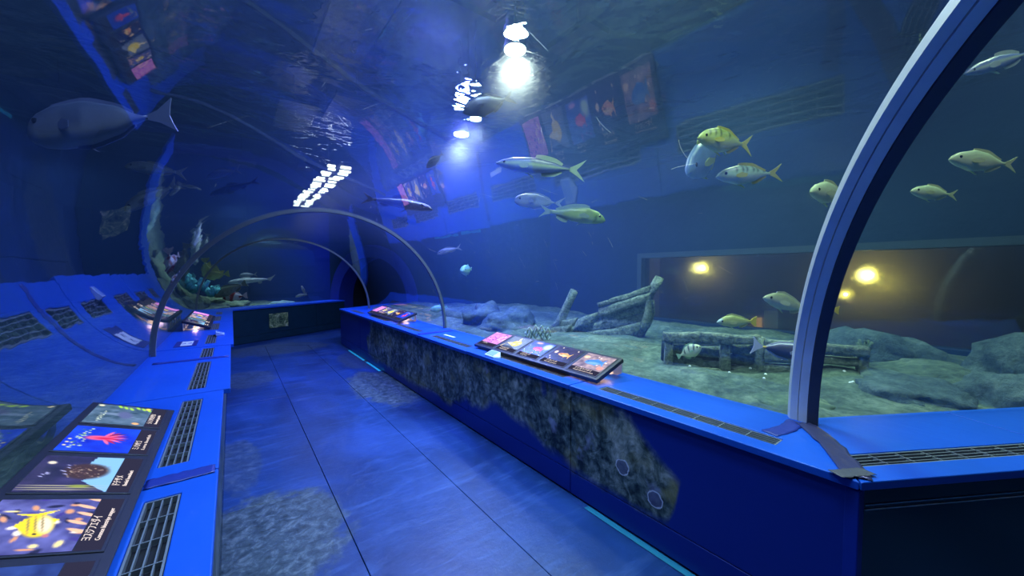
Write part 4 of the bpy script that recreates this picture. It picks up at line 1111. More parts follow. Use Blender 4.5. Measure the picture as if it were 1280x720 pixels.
timber_frame('timber_frame', o0, ax, 'sunken timber frame with dark openings behind the small banded fish',
             [(.05, .035, -.05, .34), (LEN * .46, .035, -.05, .36), (LEN * .70, .03, -.05, .36)],
             [(.0, LEN * .50, .29, .385, .02), (LEN * .50, LEN * .70, .30, .375, .0), (.02, LEN * .45, -.02, .05, -.02)],
             [(LEN * .48, LEN * .69, .20, .29), (LEN * .48, LEN * .69, .09, .18), (LEN * .48, LEN * .69, -.02, .07), (.03, LEN * .3, .03, .12), (LEN * .22, LEN * .45, .14, .24), (.03, LEN * .2, .14, .28), (LEN * .3, LEN * .45, .02, .11)])
o1 = o0 + ax * LEN * .72
timber_frame('timber_slab', o1, ax, 'wide grey hull slab lying between the timber frames behind the surgeonfish', [],
             [(.0, LEN * .34, .27, .35, .02), (.0, LEN * .34, .14, .26, .02), (.0, LEN * .34, .0, .13, .02)], [])
pC, pD = at(1022, 470, 3.25), at(1082, 468, 3.12); ax2 = Vector((pD.x - pC.x, pD.y - pC.y, 0)); L2 = ax2.length; ax2.normalize()
timber_frame('timber_frame', Vector((pC.x, pC.y, .60)), ax2, 'dark slatted timber frame just right of the steel ring',
             [(L2 * .92, .03, -.05, .33)], [(.0, L2, .26, .34, .02), (.0, L2 * .85, .16, .22, 0), (.0, L2 * .85, .06, .12, 0)], [(.0, L2 * .9, .0, .05)])
# soft coral head beside the timber frame right of the ring
def coral(name, loc, label, mat, n=7, r=.05, h=.12, seed=0):
    rr = random.Random(seed); mb = MB()
    for k in range(n):
        a = rr.random() * 6.28; q = rr.random() * r
        p0 = Vector((math.cos(a) * q, math.sin(a) * q, -.02)); p1 = p0 + Vector((math.cos(a) * r * .8, math.sin(a) * r * .8, h * (.6 + .4 * rr.random())))
        m_ = p0.lerp(p1, .5) + Vector((rr.uniform(-.01, .01), rr.uniform(-.01, .01), .01))
        mb.tube([p0, m_, p1], [r * .25, r * .32, r * .22], 8)
    o = mb.build(name, MAT[mat], None, True); o.location = loc; return tag(o, label, 'coral')
coral('soft_coral', at(1083, 440, 3.35), 'small pinkish brown coral beside the dark timber frame', 'coral_brown' if 'coral_brown' in MAT else 'rock_green', 6, .05, .13, 3)
coral('soft_coral', at(1090, 468, 3.2), 'pale tuft on the sand below the pinkish coral', 'coral_pale', 6, .05, .08, 5)
# curly pale worm tube lying at the wreck's foot
mb = MB(); cpt = grounded(672, 431, 4.7); rv = Vector((RT.x, RT.y, 0))
for j in range(3):
    pts = [rv * (-.16 + .32 * i / 30) + Vector((0, 0, .07 + .04 * j + .05 * math.sin(i * .85 + j * 2) - .10 * abs(i / 30 - .5))) - FW * (.03 * j) for i in range(31)]
    mb.tube(pts, .010, 6)
cu = mb.build('curly_coral', MAT['coral_pale'], None, True); cu.location = cpt; tag(cu, 'pale curly coral strands at the foot of the wreck behind the red fish picture', 'coral')
for k, (px, py) in enumerate([(912, 466), (938, 462), (949, 457), (955, 474), (957, 470), (1055, 474), (1063, 484), (1066, 482), (862, 461)]):
    d = 3.0; p = grounded(px, py, (CAM_Z - .66) * F_PX / (py - 341)); bm = bmesh.new(); bmesh.ops.create_icosphere(bm, subdivisions=2, radius=.012)
    for v in bm.verts: v.co *= 1 + .3 * mn.noise(v.co * 90 + Vector((k, 0, 0)))
    me = bpy.data.meshes.new('shell'); bm.to_mesh(me); bm.free(); me.materials.append(MAT['white']); o = link(bpy.data.objects.new('shell', me)); o.location = p
    tag(o, 'tiny bright shell fragment on the sand around the timber frames', 'shell', 'white shell bits on the sand')

# far reef beyond the bend
def depth_far(px, py, extra): return exit_depth(px, py) + extra
for k, (px, py, ex, r, sc, lab, m) in enumerate([
    (258, 380, 1.1, .55, (1.2, .9, .42), 'greenish reef rock in the far corner below the yellow fish', 'rock_green'),
    (296, 380, 1.0, .45, (1.3, .9, .40), 'green reef rock beneath the banded red and white fish', 'rock_green'),
    (232, 378, 1.6, .40, (1.0, .9, .55), 'reef rock behind the thin grey ring at the far left', 'rock_green'),
    (354, 381, .75, .42, (1.5, .8, .5), 'pale green reef hump along the far ledge', 'coral_rock')]):
    if m not in MAT: MAT[m] = mk_rock(m, (.10, .20, .20), (.22, .38, .36), (.42, .58, .54), 4.0)
    p = at(px, py, depth_far(px, py, ex)); rock('reef_rock', Vector((p.x, p.y, p.z - .10)), r, sc, lab, m, 20.0 + k)
for (px, py, lab, r) in [(244, 357, 'turquoise coral clump behind the thin grey ring at left', .16), (268, 364, 'turquoise coral clump left of the grouper', .14)]:
    p = at(px, py, depth_far(px, py, .8)); coral('turquoise_coral', p - Vector((0, 0, .1)), lab, 'coral_teal', 16, r, .26, px)

# ================================================================== FISH
def hexc(r, g_, b): return ((r / 255) ** 2.2, (g_ / 255) ** 2.2, (b / 255) ** 2.2)
def lerp3(a, b, t): t = max(0, min(1, t)); return tuple(a[i] + (b[i] - a[i]) * t for i in range(3))
def interp(tab, t):
    for (a, b), (c, d) in zip(tab[:-1], tab[1:]):
        if t <= c:
            k = (t - a) / (c - a) if c > a else 0; k = k * k * (3 - 2 * k) * .4 + k * .6
            return b + (d - b) * k
    return tab[-1][1]
SPECIES = {}
def sp(name, top, bot, wid, col, fin, tail='fork', dorsal=(.34, .76, .045), anal=(.54, .76, .04), tail_l=.20, tail_h=.30, pect=.14, eye=(.12, .25, .022), extra=None):
    SPECIES[name] = dict(top=top, bot=bot, wid=wid, col=col, fin=fin, tail=tail, dorsal=dorsal, anal=anal, tail_l=tail_l, tail_h=tail_h, pect=pect, eye=eye, extra=extra)
def shade(back, flank, belly):
    return lambda t, h: lerp3(flank, back, (h - .1) * 1.6) if h > .1 else lerp3(flank, belly, (-h) * 1.4)
def barred(fn, n, col, lo=.2, hi=.8, hmin=-.2, wid=.35):
    def f(t, h):
        c = fn(t, h)
        if lo < t < hi and h > hmin:
            k = (t - lo) / (hi - lo) * n; k -= math.floor(k)
            if k < wid: c = lerp3(c, col, min(1, (h - hmin) * 3) * .85)
        return c
    return f
JT = [(0, 0.0), (.05, .075), (.15, .145), (.35, .20), (.55, .165), (.72, .07), (.80, .028), (.84, .03)]
JB = [(0, -.01), (.05, -.06), (.15, -.12), (.35, -.19), (.55, -.15), (.72, -.06), (.80, -.026), (.84, -.03)]
WD = [(0, .012), (.08, .05), (.3, .075), (.55, .055), (.8, .014), (.84, .008)]
yl = shade(hexc(150, 170, 90), hexc(215, 230, 130), hexc(235, 240, 150))
sp('trevally', JT, JB, WD, barred(yl, 6, hexc(70, 90, 60), .18, .72, .0, .3), hexc(215, 210, 90), 'fork', tail_l=.2, tail_h=.34)
st_ = shade(hexc(120, 150, 130), hexc(190, 220, 190), hexc(225, 240, 210))
thin = lambda tab, k: [(a, b * k) for a, b in tab]
sp('barred_trevally', thin(JT, .72), thin(JB, .72), WD, barred(st_, 6, hexc(30, 45, 50), .26, .80, .05, .38), hexc(185, 180, 90), 'fork', tail_h=.26)
pl = shade(hexc(170, 190, 150), hexc(205, 220, 165), hexc(225, 232, 185))
sp('pale_trevally', thin(JT, .80), thin(JB, .80), WD, pl, hexc(190, 200, 140), 'fork', tail_h=.24, tail_l=.18)
bl = shade(hexc(90, 120, 170), hexc(135, 165, 205), hexc(165, 195, 225))
sp('blue_jack', thin(JT, .9), thin(JB, .9), WD, bl, hexc(190, 205, 130), 'fork')
LT = [(0, .0), (.08, .04), (.2, .075), (.42, .09), (.62, .062), (.76, .022), (.82, .016)]
LB = [(0, -.01), (.08, -.045), (.2, -.075), (.42, -.085), (.62, -.058), (.76, -.02), (.82, -.016)]
lj = lambda t, h: lerp3(hexc(110, 130, 190), hexc(60, 80, 130), (h - .3) * 3) if h > .3 else (hexc(200, 225, 190) if h > -.2 else hexc(150, 175, 215))
sp('amberjack', LT, LB, thin(WD, .8), lj, hexc(190, 215, 190), 'fork', (.42, .72, .05), (.50, .72, .04), .18, .24, .10, (.09, .2, .014))
UT = [(0, .0), (.04, .07), (.10, .115), (.2, .15), (.4, .165), (.6, .11), (.72, .035), (.78, .014), (.80, .016)]
UB = [(0, -.06), (.04, -.10), (.10, -.135), (.2, -.155), (.4, -.15), (.6, -.10), (.72, -.03), (.78, -.012), (.80, -.014)]
def uni(dark, mid, bel):
    def f(t, h):
        c = shade(dark, mid, bel)(t, h)
        if .28 < t < .42 and abs(h - .15) < .35: c = lerp3(c, dark, .7)
        if t > .70 and abs(h) < .9 and (int(t * 60) % 2 == 0): c = lerp3(c, (.01, .01, .02), .8)
        return c
    return f
sp('unicornfish', UT, UB, thin(WD, .9), uni(hexc(70, 80, 110), hexc(115, 122, 150), hexc(150, 155, 165)), hexc(105, 115, 160), 'lunate', (.18, .70, .025), (.3, .70, .025), .20, .24, .10, (.10, .45, .02))
sp('silver_unicornfish', thin(UT, .85), thin(UB, .85), thin(WD, .9), uni(hexc(110, 125, 165), hexc(170, 185, 215), hexc(200, 210, 225)), hexc(165, 180, 220), 'fork', (.18, .70, .03), (.3, .70, .03), .20, .26, .10, (.10, .25, .02))
DT = [(0, -.02), (.05, .035), (.14, .09), (.3, .125), (.5, .10), (.68, .05), (.80, .028), (.84, .03)]
DB = [(0, -.05), (.05, -.08), (.14, -.10), (.3, -.115), (.5, -.10), (.68, -.05), (.80, -.028), (.84, -.03)]
def drumc(t, h):
    c = shade(hexc(120, 145, 110), hexc(170, 200, 150), hexc(195, 220, 180))(t, h)
    if t < .2: c = lerp3(c, hexc(150, 190, 110), .6)
    if .13 < t < .17 and -.6 < h < .4: c = lerp3(c, hexc(60, 80, 70), .7)
    return c
sp('emperor', DT, DB, WD, drumc, hexc(165, 190, 190), 'fork', (.24, .74, .055), (.55, .72, .06), .17, .20, .16, (.10, .35, .02))
ST = [(0, -.01), (.08, .055), (.2, .115), (.35, .14), (.55, .10), (.72, .045), (.80, .032), (.84, .034)]
SB = [(0, -.02), (.08, -.06), (.2, -.10), (.35, -.12), (.55, -.095), (.72, -.045), (.80, -.032), (.84, -.034)]
def snapc(t, h):
    c = shade(hexc(130, 140, 110), hexc(185, 195, 170), hexc(215, 225, 215))(t, h)
    return lerp3(c, hexc(230, 215, 70), (t - .6) * 3)
sp('yellowtail_snapper', ST, SB, WD, snapc, hexc(185, 195, 165), 'trunc', (.22, .74, .035), (.55, .74, .05), .17, .22, .14, (.10, .25, .022), hexc(235, 220, 80))
def snapc2(t, h):
    c = shade(hexc(165, 175, 110), hexc(195, 205, 150), hexc(215, 222, 190))(t, h)
    if t < .12: c = lerp3(c, hexc(170, 195, 215), .8)
    return lerp3(c, hexc(225, 200, 80), (t - .66) * 3)
sp('yellow_snapper', thin(ST, 1.05), thin(SB, 1.05), WD, snapc2, hexc(195, 200, 140), 'trunc', (.22, .76, .035), (.55, .74, .05), .15, .24, .14, (.10, .2, .022), hexc(230, 205, 80))
GT = [(0, -.03), (.04, .05), (.12, .12), (.3, .155), (.5, .13), (.66, .06), (.76, .018), (.79, .018)]
GB = [(0, -.05), (.04, -.09), (.12, -.13), (.3, -.155), (.5, -.125), (.66, -.055), (.76, -.016), (.79, -.016)]
def surg(t, h):
    c = lerp3(hexc(60, 64, 90), hexc(95, 95, 115), h * .5 + .4)
    if h > .82: c = hexc(215, 225, 235)
    if .13 < t < .19 and h > -.2: c = (.005, .005, .01)
    if t < .10: c = lerp3(c, hexc(180, 190, 200), .5 if h > -.2 else .2)
    if t > .74: c = hexc(235, 200, 60)
    return c
sp('surgeonfish', GT, GB, WD, surg, hexc(215, 220, 230), 'lunate', (.2, .72, .03), (.3, .72, .03), .22, .34, .10, (.11, .5, .02))
def bandc(t, h):
    c = shade(hexc(190, 200, 150), hexc(215, 225, 185), hexc(225, 232, 205))(t, h)
    k = (t * 5.2 + h * .15) % 1
    return lerp3(c, hexc(40, 60, 55), .85) if (k < .3 and h > -.3 and t < .7) else c
sp('banded_porgy', thin(JT, 1.15), thin(JB, 1.1), thin(WD, 1.5), bandc, hexc(150, 190, 150), 'trunc', (.2, .7, .05), (.5, .7, .06), .16, .2, .12, (.10, .3, .03))
dk = shade((.006, .010, .03), (.010, .016, .05), (.02, .03, .07))  # near-black skin puts the backlit silhouette into the colour
sp('silhouette_fish', thin(JT, .95), thin(JB, .95), WD, dk, (.01, .015, .04), 'fork')
HT = [(0, -.01), (.05, .03), (.15, .055), (.35, .07), (.55, .05), (.75, .025), (.84, .016)]
HB = [(0, -.02), (.05, -.035), (.15, -.05), (.35, -.06), (.55, -.045), (.75, -.022), (.84, -.016)]
sp('long_dark_fish', HT, HB, WD, shade((.01, .014, .03), (.03, .035, .06), (.06, .07, .10)), (.03, .035, .06), 'fork', (.35, .55, .05), (.6, .72, .03), .16, .16)
def shk(t, h):
    c = shade(hexc(120, 130, 140), hexc(165, 175, 180), hexc(195, 200, 200))(t, h)
    return lerp3(c, hexc(90, 100, 110), .6) if (int(t * 13) % 2 == 0 and h > 0) else c
sp('houndshark', HT, HB, WD, shk, hexc(150, 158, 165), 'shark', (.32, .46, .09), (.62, .70, .05), .18, .12, .14, (.07, .3, .012))
def grp(t, h):
    c = shade(hexc(80, 90, 70), hexc(115, 122, 95), hexc(140, 145, 120))(t, h)
    return lerp3(c, hexc(60, 70, 55), .5) if math.sin(t * 60) * math.sin(h * 9) > .5 else c
sp('grouper', thin(ST, 1.0), thin(SB, 1.15), thin(WD, 1.3), grp, hexc(110, 118, 95), 'trunc', (.25, .76, .05), (.6, .76, .06), .15, .2, .14, (.10, .4, .015))
def redemp(t, h):
    c = hexc(225, 220, 225)
    if (.06 < t < .17) or (.34 + .04 * h < t < .50 + .08 * h) or (t > .66 and h < .1): c = hexc(150, 50, 50)
    return c
sp('red_emperor', thin(JT, 1.0), thin(JB, .9), WD, redemp, hexc(215, 195, 200), 'trunc', (.2, .74, .06), (.55, .74, .06), .18, .26, .13, (.1, .3, .02))
sp('yellow_green_fish', thin(JT, 1.05), thin(JB, 1.05), WD, shade(hexc(120, 130, 60), hexc(165, 170, 85), hexc(190, 190, 110)), hexc(160, 165, 80), 'trunc')
sp('grey_fish', DT, DB, WD, shade(hexc(85, 95, 110), hexc(120, 130, 140), hexc(150, 155, 160)), hexc(115, 125, 135), 'fork')
sp('spotted_puffer', thin(JT, 1.0), thin(JB, 1.0), thin(WD, 2.0), shade(hexc(110, 170, 160), hexc(150, 205, 190), hexc(190, 225, 210)), hexc(140, 200, 180), 'trunc', (.55, .7, .06), (.55, .7, .06), .14, .14, .10, (.12, .3, .025))
def spots(t, h):
    c = shade(hexc(110, 125, 140), hexc(150, 165, 180), hexc(180, 190, 200))(t, h)
    return lerp3(c, hexc(50, 60, 80), .8) if math.sin(t * 45) * math.sin(h * 7 + 1) > .55 else c
sp('spotted_fish', thin(JT, .85), thin(JB, .85), WD, spots, hexc(130, 145, 165), 'trunc')

def vcol(me, cols):
    ca = me.color_attributes.new('Col', 'FLOAT_COLOR', 'POINT'); a = np.ones((len(cols), 4), np.float32); a[:, :3] = np.array(cols); ca.data.foreach_set('color', a.ravel())
FISH_CACHE = {}
def fish_parts(kind):
    if kind in FISH_CACHE: return FISH_CACHE[kind]
    S = SPECIES[kind]; parts = []
    NS, NR = 26, 14; vs_, cols, fs = [], [], []; t_end = S['top'][-1][0]
    for i in range(NS + 1):
        t = t_end * (i / NS) ** 1.15 if i else .0
        zt, zb, w = interp(S['top'], t), interp(S['bot'], t), interp(S['wid'], t)
        if i == 0: zt, zb, w = (zt + zb) / 2 + .006, (zt + zb) / 2 - .006, .006
        zc, hz = (zt + zb) / 2, (zt - zb) / 2
        for k in range(NR):
            a = 2 * math.pi * k / NR; s_, c_ = math.sin(a), math.cos(a)
            y = w * math.copysign(abs(c_) ** .85, c_); h = s_
            vs_.append((.5 - t, y, zc + hz * h)); cols.append(S['col'](t, h))
    for i in range(NS):
        for k in range(NR): fs.append((i * NR + k, (i + 1) * NR + k, (i + 1) * NR + (k + 1) % NR, i * NR + (k + 1) % NR))
    fs += [tuple(range(NR)), tuple(reversed(range(NS * NR, NS * NR + NR)))]
    me = bpy.data.meshes.new('body'); me.from_pydata(vs_, [], fs); vcol(me, cols); me.materials.append(MAT['fish']); me.polygons.foreach_set('use_smooth', [True] * len(me.polygons)); parts.append(('body', me))
    def fin(name, pts, th=.007, y=0.0, splay=0.0, col=None):
        col = col or S['fin']; n = len(pts); bm = bmesh.new()
        cx = sum(p[0] for p in pts) / n; cz = sum(p[1] for p in pts) / n
        A = [bm.verts.new((p[0], y + splay * ((pts[0][0] - p[0])) + th / 2, p[1])) for p in pts]; B = [bm.verts.new((p[0], y + splay * ((pts[0][0] - p[0])) - th / 2, p[1])) for p in pts]
        bm.faces.new(A); bm.faces.new(B[::-1])
        for i in range(n): bm.faces.new((A[i], B[i], B[(i + 1) % n], A[(i + 1) % n]))
        bmesh.ops.recalc_face_normals(bm, faces=bm.faces); bmesh.ops.triangulate(bm, faces=[f for f in bm.faces if len(f.verts) > 4])
        m = bpy.data.meshes.new(name); bm.to_mesh(m); bm.free(); vcol(m, [col] * len(m.vertices)); m.materials.append(MAT['fish']); parts.append((name, m))
    x0 = .5 - t_end + .01; tl, th_ = S['tail_l'], S['tail_h'] / 2; pz = interp(S['top'], t_end); pb = interp(S['bot'], t_end)
    if S['tail'] == 'fork': q = [(x0, pz), (x0 - tl * .45, th_ * .5), (x0 - tl, th_), (x0 - tl * .72, th_ * .45), (x0 - tl * .45, 0), (x0 - tl * .72, -th_ * .45), (x0 - tl, -th_), (x0 - tl * .45, -th_ * .5), (x0, pb)]
    elif S['tail'] == 'lunate': q = [(x0, pz), (x0 - tl * .4, th_ * .35), (x0 - tl * .95, th_), (x0 - tl * .85, th_ * .5), (x0 - tl * .78, 0), (x0 - tl * .85, -th_ * .5), (x0 - tl * .95, -th_), (x0 - tl * .4, -th_ * .35), (x0, pb)]
    elif S['tail'] == 'shark': q = [(x0, pz), (x0 - tl * .5, th_ * .6), (x0 - tl, th_ * 1.3), (x0 - tl * .6, th_ * .1), (x0 - tl * .35, -th_ * .7), (x0, pb)]
    else: q = [(x0, pz), (x0 - tl * .5, th_ * .75), (x0 - tl * .95, th_), (x0 - tl * .88, 0), (x0 - tl * .95, -th_), (x0 - tl * .5, -th_ * .75), (x0, pb)]
    fin('tail_fin', q, .010, col=S['extra'])
    def ridge(a, b, h, tab, sgn):
        pts = []; n = 8
        for i in range(n + 1):
            t = a + (b - a) * i / n; pts.append((.5 - t, interp(tab, t) - sgn * .012))
        for i in range(n, -1, -1):
            t = a + (b - a) * i / n; k = i / n; pts.append((.5 - t - h * .35 * (1 if sgn else 1), interp(tab, t) + sgn * h * (math.sin(math.pi * min(1, .18 + k * .72)) ** .7)))
        return pts
    fin('dorsal_fin', ridge(*S['dorsal'], S['top'], 1), .008)
    fin('anal_fin', ridge(*S['anal'], S['bot'], -1), .008)
    pw = S['pect']; px_ = .26
    for sgn in (1, -1):
        w = interp(S['wid'], px_)
        fin('pectoral_fin', [(.5 - px_, .0), (.5 - px_ - pw * .5, .025), (.5 - px_ - pw, -.005), (.5 - px_ - pw * .9, -.045), (.5 - px_ - pw * .3, -.05), (.5 - px_, -.03)], .006, sgn * (w * .95), sgn * .35)
    fin('pelvic_fin', [(.5 - .30, interp(S['bot'], .30) + .01), (.5 - .36, interp(S['bot'], .36) - .01), (.5 - .43, interp(S['bot'], .40) - .05), (.5 - .36, interp(S['bot'], .36) + .01)], .02)
    et, eh, er = S['eye']; zt, zb, w = interp(S['top'], et), interp(S['bot'], et), interp(S['wid'], et)
    zc, hz = (zt + zb) / 2, (zt - zb) / 2; ez = zc + hz * eh; ey = w * math.sqrt(max(0, 1 - eh * eh))
    for sgn in (1, -1):
        bm = bmesh.new(); bmesh.ops.create_uvsphere(bm, u_segments=8, v_segments=6, radius=er)
        for v in bm.verts: v.co = Vector((v.co.x, v.co.y * .5 + sgn * ey * .96, v.co.z)) + Vector((.5 - et, 0, ez))
        m = bpy.data.meshes.new('eye'); bm.to_mesh(m); bm.free(); m.materials.append(MAT['eye']); parts.append(('eye', m))
    FISH_CACHE[kind] = parts
    return parts
def fish(name, kind, head, tail, label, e0=.3, e1=None, group=None, roll=0.0, scale_h=1.0):
    """head / tail: pixel of snout and tail tip on the photograph; e0, e1: how far behind the acrylic each swims (m)"""
    e1 = e0 if e1 is None else e1
    base = max(exit_depth(*head), exit_depth(*tail), exit_depth((head[0] + tail[0]) / 2, (head[1] + tail[1]) / 2))
    H, T_ = at(head[0], head[1], base + e0), at(tail[0], tail[1], base + e1)
    d = H - T_; Ln = d.length; x = d.normalized(); up = Vector((0, 0, 1)); y = up.cross(x).normalized(); z = x.cross(y)
    if roll: q = Matrix.Rotation(roll, 3, x); y = q @ y; z = q @ z
    o = empty(name, (H + T_) / 2, label, 'fish', group)
    M = Matrix((x, y, z)).transposed(); o.rotation_euler = M.to_euler(); o.scale = (Ln, Ln, Ln * scale_h)
    for nm, me in fish_parts(kind): link(bpy.data.objects.new(nm, me), o)
    return o
FISH = [
 ('trevally', 'trevally', (872, 172), (938, 182), 'yellow trevally with faint bars, highest of the three by the steel ring', .75, .85),
 ('jackfish', 'blue_jack', (859, 217), (903, 178), 'pale blue fish tilted nose down under the yellow trevally', 1.05, 1.5),
 ('trevally', 'barred_trevally', (895, 221), (975, 216), 'slender greenish trevally with dark bars under the yellow trevally', .70, .75),
 ('trevally', 'pale_trevally', (1013, 240), (1060, 243), 'small pale fish half hidden by the steel ring', .8, 1.0),
 ('trevally', 'pale_trevally', (1186, 199), (1270, 206), 'larger pale yellow green fish right of the steel ring', .9, .9),
 ('trevally', 'pale_trevally', (1138, 239), (1196, 244), 'smaller pale yellow green fish right of the steel ring', 1.0, 1.0),
 ('trevally', 'blue_jack', (1200, 74), (1148, 66), 'faint grey fish high to the right of the steel ring', 1.9, 1.9),
 ('jackfish', 'amberjack', (1205, 92), (1300, 62), 'faint long dark blue fish in the upper corner past the steel ring', 1.2, 1.2),
 ('amberjack', 'amberjack', (620, 203), (733, 214), 'long silver blue jack with forked tail above the emperor fish', .55, .55),
 ('unicornfish', 'silver_unicornfish', (643, 249), (707, 255), 'small silver unicornfish touching the green emperor fish', .75, .8),
 ('emperor', 'emperor', (757, 273), (674, 263), 'greenish emperor fish facing the steel ring', .65, .65),
 ('snapper', 'yellowtail_snapper', (954, 371), (1016, 389), 'silver snapper with yellow tail, nose up, against the steel ring', .55, .65),
 ('snapper', 'yellow_snapper', (1006, 384), (1050, 388), 'snapper hidden behind the steel ring with only its yellow tail out', .60, .60),
 ('snapper', 'yellow_snapper', (896, 402), (947, 402), 'plump yellowish snapper level above the timber frame', .70, .75),
 ('porgy', 'banded_porgy', (877, 434), (846, 446), 'small round banded fish in front of the timber frame', .65, .85),
 ('surgeonfish', 'surgeonfish', (1009, 443), (939, 431), 'dark surgeonfish with pale edged back and white tail beside the steel ring', .22, .26),
 ('jackfish', 'silhouette_fish', (578, 141), (642, 121), 'fish painted dark as a silhouette below the brightest lamp', .5, .55),
 ('small_dark_fish', 'silhouette_fish', (533, 210), (554, 191), 'small fish painted dark as a silhouette with its tail up', .6, .6),
 ('long_dark_fish', 'long_dark_fish', (541, 261), (452, 247), 'long dark fish cruising above the thin grey ring', .4, .6),
 ('grey_fish', 'grey_fish', (546, 317), (576, 309), 'faint bluish fish just right of the thin grey ring', 1.2, 1.2),
 ('pufferfish', 'spotted_puffer', (577, 339), (590, 336), 'small round pale fish seen nearly head-on right of the grey ring', .9, 1.3),
 ('pufferfish', 'spotted_puffer', (537, 388), (560, 383), 'pale green pufferfish hovering at the foot of the thin grey ring', .5, .5),
 ('tiny_fish', 'grey_fish', (596, 379), (595, 392), 'tiny pale fish hanging upright beyond the grey ring', 1.6, 1.6),
 ('unicornfish', 'unicornfish', (34, 164), (222, 143), 'big grey unicornfish high on the left', .45, .50),
 ('grey_fish', 'grey_fish', (156, 206), (232, 217), 'grey green fish under the tail of the big unicornfish', .8, .9),
 ('grey_fish', 'grey_fish', (154, 262), (224, 229), 'pale grey fish slanting nose down under the unicornfish', .75, .9),
 ('long_dark_fish', 'long_dark_fish', (262, 244), (325, 225), 'dark blue fish slanting in the middle of the left glass', 1.0, 1.0),
 ('grey_fish', 'grey_fish', (258, 221), (300, 212), 'very faint bluish fish above the slanting dark fish', 2.2, 2.2),
 ('houndshark', 'houndshark', (285, 353), (344, 348), 'slender grey shark gliding over the grouper in the far corner', .9, .9),
 ('grey_fish', 'grey_fish', (299, 344), (321, 343), 'small grey fish above the slender shark', 1.2, 1.2),
 ('grouper', 'grouper', (267, 371), (309, 353), 'mottled green brown grouper nosing down to the far reef', .15, .2),
 ('red_emperor', 'red_emperor', (278, 373), (309, 369), 'red and white banded fish resting on the far reef', .35, .35),
 ('yellow_green_fish', 'yellow_green_fish', (254, 331), (279, 341), 'upper yellow green fish in the far corner', .9, 1.0),
 ('yellow_green_fish', 'yellow_green_fish', (254, 346), (286, 342), 'lower yellow green fish in the far corner', .8, .9),
 ('houndshark', 'houndshark', (240, 310), (252, 278), 'slender spotted shark, nose down, standing in for a reflection in the left glass', .5, .8),  # solid shark in place of a mirror image in the glass
 ('grey_fish', 'grey_fish', (369, 371), (384, 367), 'small grey fish low above the far pale reef hump', .8, .8),
 ('grey_fish', 'grey_fish', (377, 357), (382, 370), 'small grey fish upright above the far pale reef hump', 1.0, 1.0),
 ('spotted_fish', 'spotted_fish', (392, 355), (410, 350), 'spotted fish before the bright blue end wall', .6, .6),
 ('grey_fish', 'grey_fish', (409, 334), (410, 348), 'thin fish upright beside the bright blue end wall', .5, .5),
 ('red_emperor', 'red_emperor', (214, 356), (226, 340), 'pale banded fish standing in for a reflection in the left glass near the grey ring', .45, .6),  # this fish and the next replace mirrored ones in the left glass
 ('red_emperor', 'red_emperor', (211, 332), (224, 318), 'upper pale banded fish standing in for a reflection in the left glass near the grey ring', .5, .7),
]
for (nm, kd, h, t_, lab, e0, e1) in FISH: fish(nm, kd, h, t_, lab, e0, e1)

# ================================================================== LAMPS
def tank_lamp(p, color, watts, rad, label):
    t = empty('tank_lamp', p, label, 'lamp')
    mb = MB(); mb.tube([(0, 0, .02), (0, 0, .22)], [rad * 1.15, rad * .8], 20); mb.tube([(0, 0, .22), (0, 0, HALL_Z - p[2] - .004)], .012, 6); mb.build('housing', MAT['lamp_body'], t)
    mb = MB(); mb.tube([(0, 0, .008), (0, 0, .02)], rad, 20); mb.build('lens', MAT['lens'], t)
    d = bpy.data.lights.new('tank_lamp_light', 'AREA'); d.shape = 'DISK'; d.size = rad * 2; d.energy = watts; d.color = color
    link(bpy.data.objects.new('tank_lamp_light', d), t)
for p, c, w, r, lab in LAMPS: tank_lamp(p, c, w, r, lab)
for (p, w, sx, sy, wc, beam, lab) in WASH:
    t = empty('wash_light', p, 'louvred wash light panel above the water ' + lab, 'lamp')
    mb = MB(); mb.box((-sx / 2 - .04, -sy / 2 - .04, .01), (sx / 2 + .04, sy / 2 + .04, .08)); mb.tube([(0, 0, .08), (0, 0, HALL_Z - p[2] - .004)], .012, 6); mb.build('housing', MAT['lamp_body'], t)
    d = bpy.data.lights.new('wash_light_light', 'AREA'); d.shape = 'RECTANGLE'; d.size = sx; d.size_y = sy; d.energy = w; d.color = wc; d.spread = R(beam)
    link(bpy.data.objects.new('wash_light_light', d), t)
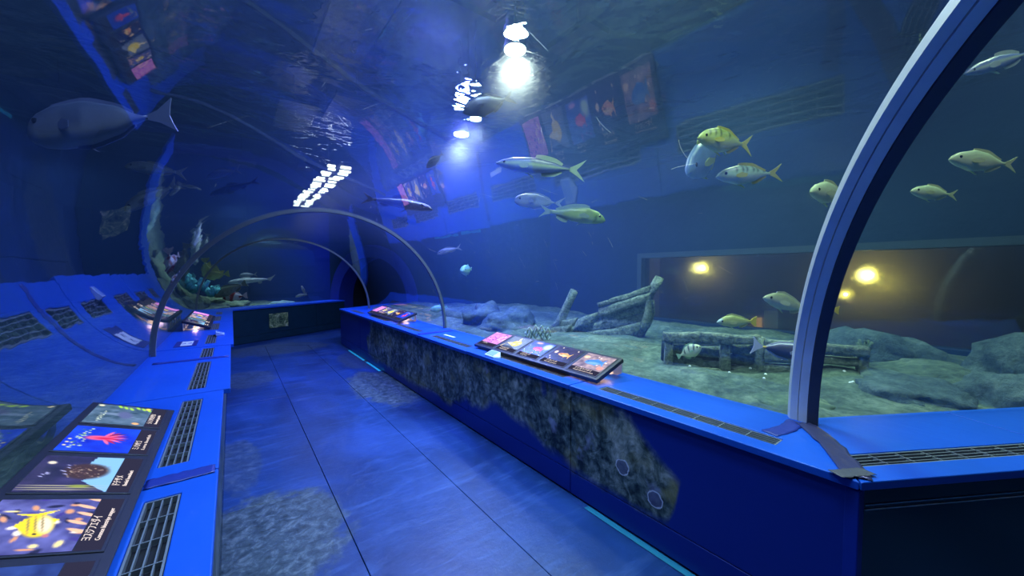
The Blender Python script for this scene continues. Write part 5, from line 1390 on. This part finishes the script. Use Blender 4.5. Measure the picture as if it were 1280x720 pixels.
# twin row of lamp bits above the water, scattered to imitate a rippled light streak
t = empty('lamp_streak', (1.60, 9.7, 3.42), 'twin row of white lamp bits shaped as the rippled light streak above the far tunnel', 'lamp')
mb = MB(); mb.box((-.03, -2.6, .035), (.03, 2.55, .06)); mb.tube([(0, -1.5, .06), (0, -1.5, HALL_Z - 3.424)], .012, 6); mb.tube([(0, 1.5, .06), (0, 1.5, HALL_Z - 3.424)], .012, 6); mb.build('rail', MAT['lamp_body'], t)
rl = random.Random(3)
for k in range(20):
    for sx in (-.13, .13):
        w = rl.uniform(.05, .11); mb = MB(); y = -2.5 + k * .255 + rl.uniform(-.04, .04); x = sx + rl.uniform(-.04, .04); mb.box((x - w, y, 0), (x + w, y + rl.uniform(.05, .10), .035)); mb.build('lamp', MAT['lens_row'], t, bevel=.01)
# gallery: yellow lamps and small lit notices
for k, (px, py, w, r, lab) in enumerate([(878, 335, 5, .06, 'yellow gallery lamp above the timber frame'), (1085, 344, 6, .07, 'yellow gallery lamp right of the steel ring'), (1057, 368, .5, .03, 'small orange gallery lamp beside the steel ring')]):
    rr = ray(px, py); d = (GX - .25) / rr.x; p = CAM + rr * d
    t = empty('gallery_lamp', p, lab, 'lamp')
    bm = bmesh.new(); bmesh.ops.create_uvsphere(bm, u_segments=12, v_segments=8, radius=r); me = bpy.data.meshes.new('bulb'); bm.to_mesh(me); bm.free(); me.materials.append(MAT['lens_yellow']); link(bpy.data.objects.new('bulb', me), t)
    mb = MB(); mb.tube([(r * .8, 0, 0), (.25, 0, 0)], r * .6, 10); mb.build('bracket', MAT['lamp_body'], t)
    ld = bpy.data.lights.new('gallery_lamp_light', 'POINT'); ld.energy = w; ld.color = (1, .80, .25); ld.shadow_soft_size = r * 1.1; o = link(bpy.data.objects.new('gallery_lamp_light', ld), t); o.location = (-r * 2.2, 0, 0)
for (x0, x1, y0, y1, m, lab) in [(901, 912, 407, 417, 'screen', 'small green lit panel in the gallery under the yellowish snapper'), (942, 952, 397, 411, 'screen_o', 'small orange lit panel in the gallery by the snapper tail'), (955, 972, 388, 414, 'screen_w', 'dim lit notice in the gallery left of the steel ring')]:
    P = []
    for (x, y) in ((x0, y1), (x1, y1), (x1, y0), (x0, y0)):
        rr = ray(x, y); P.append(CAM + rr * ((GX - .03) / rr.x))
    c = (P[0] + P[2]) / 2; mb = MB(); mb.prism([p + Vector((.02, 0, 0)) for p in P], P); o = mb.build('lit_panel', MAT[m], None, offset=c); o.location = c; tag(o, lab, 'sign')
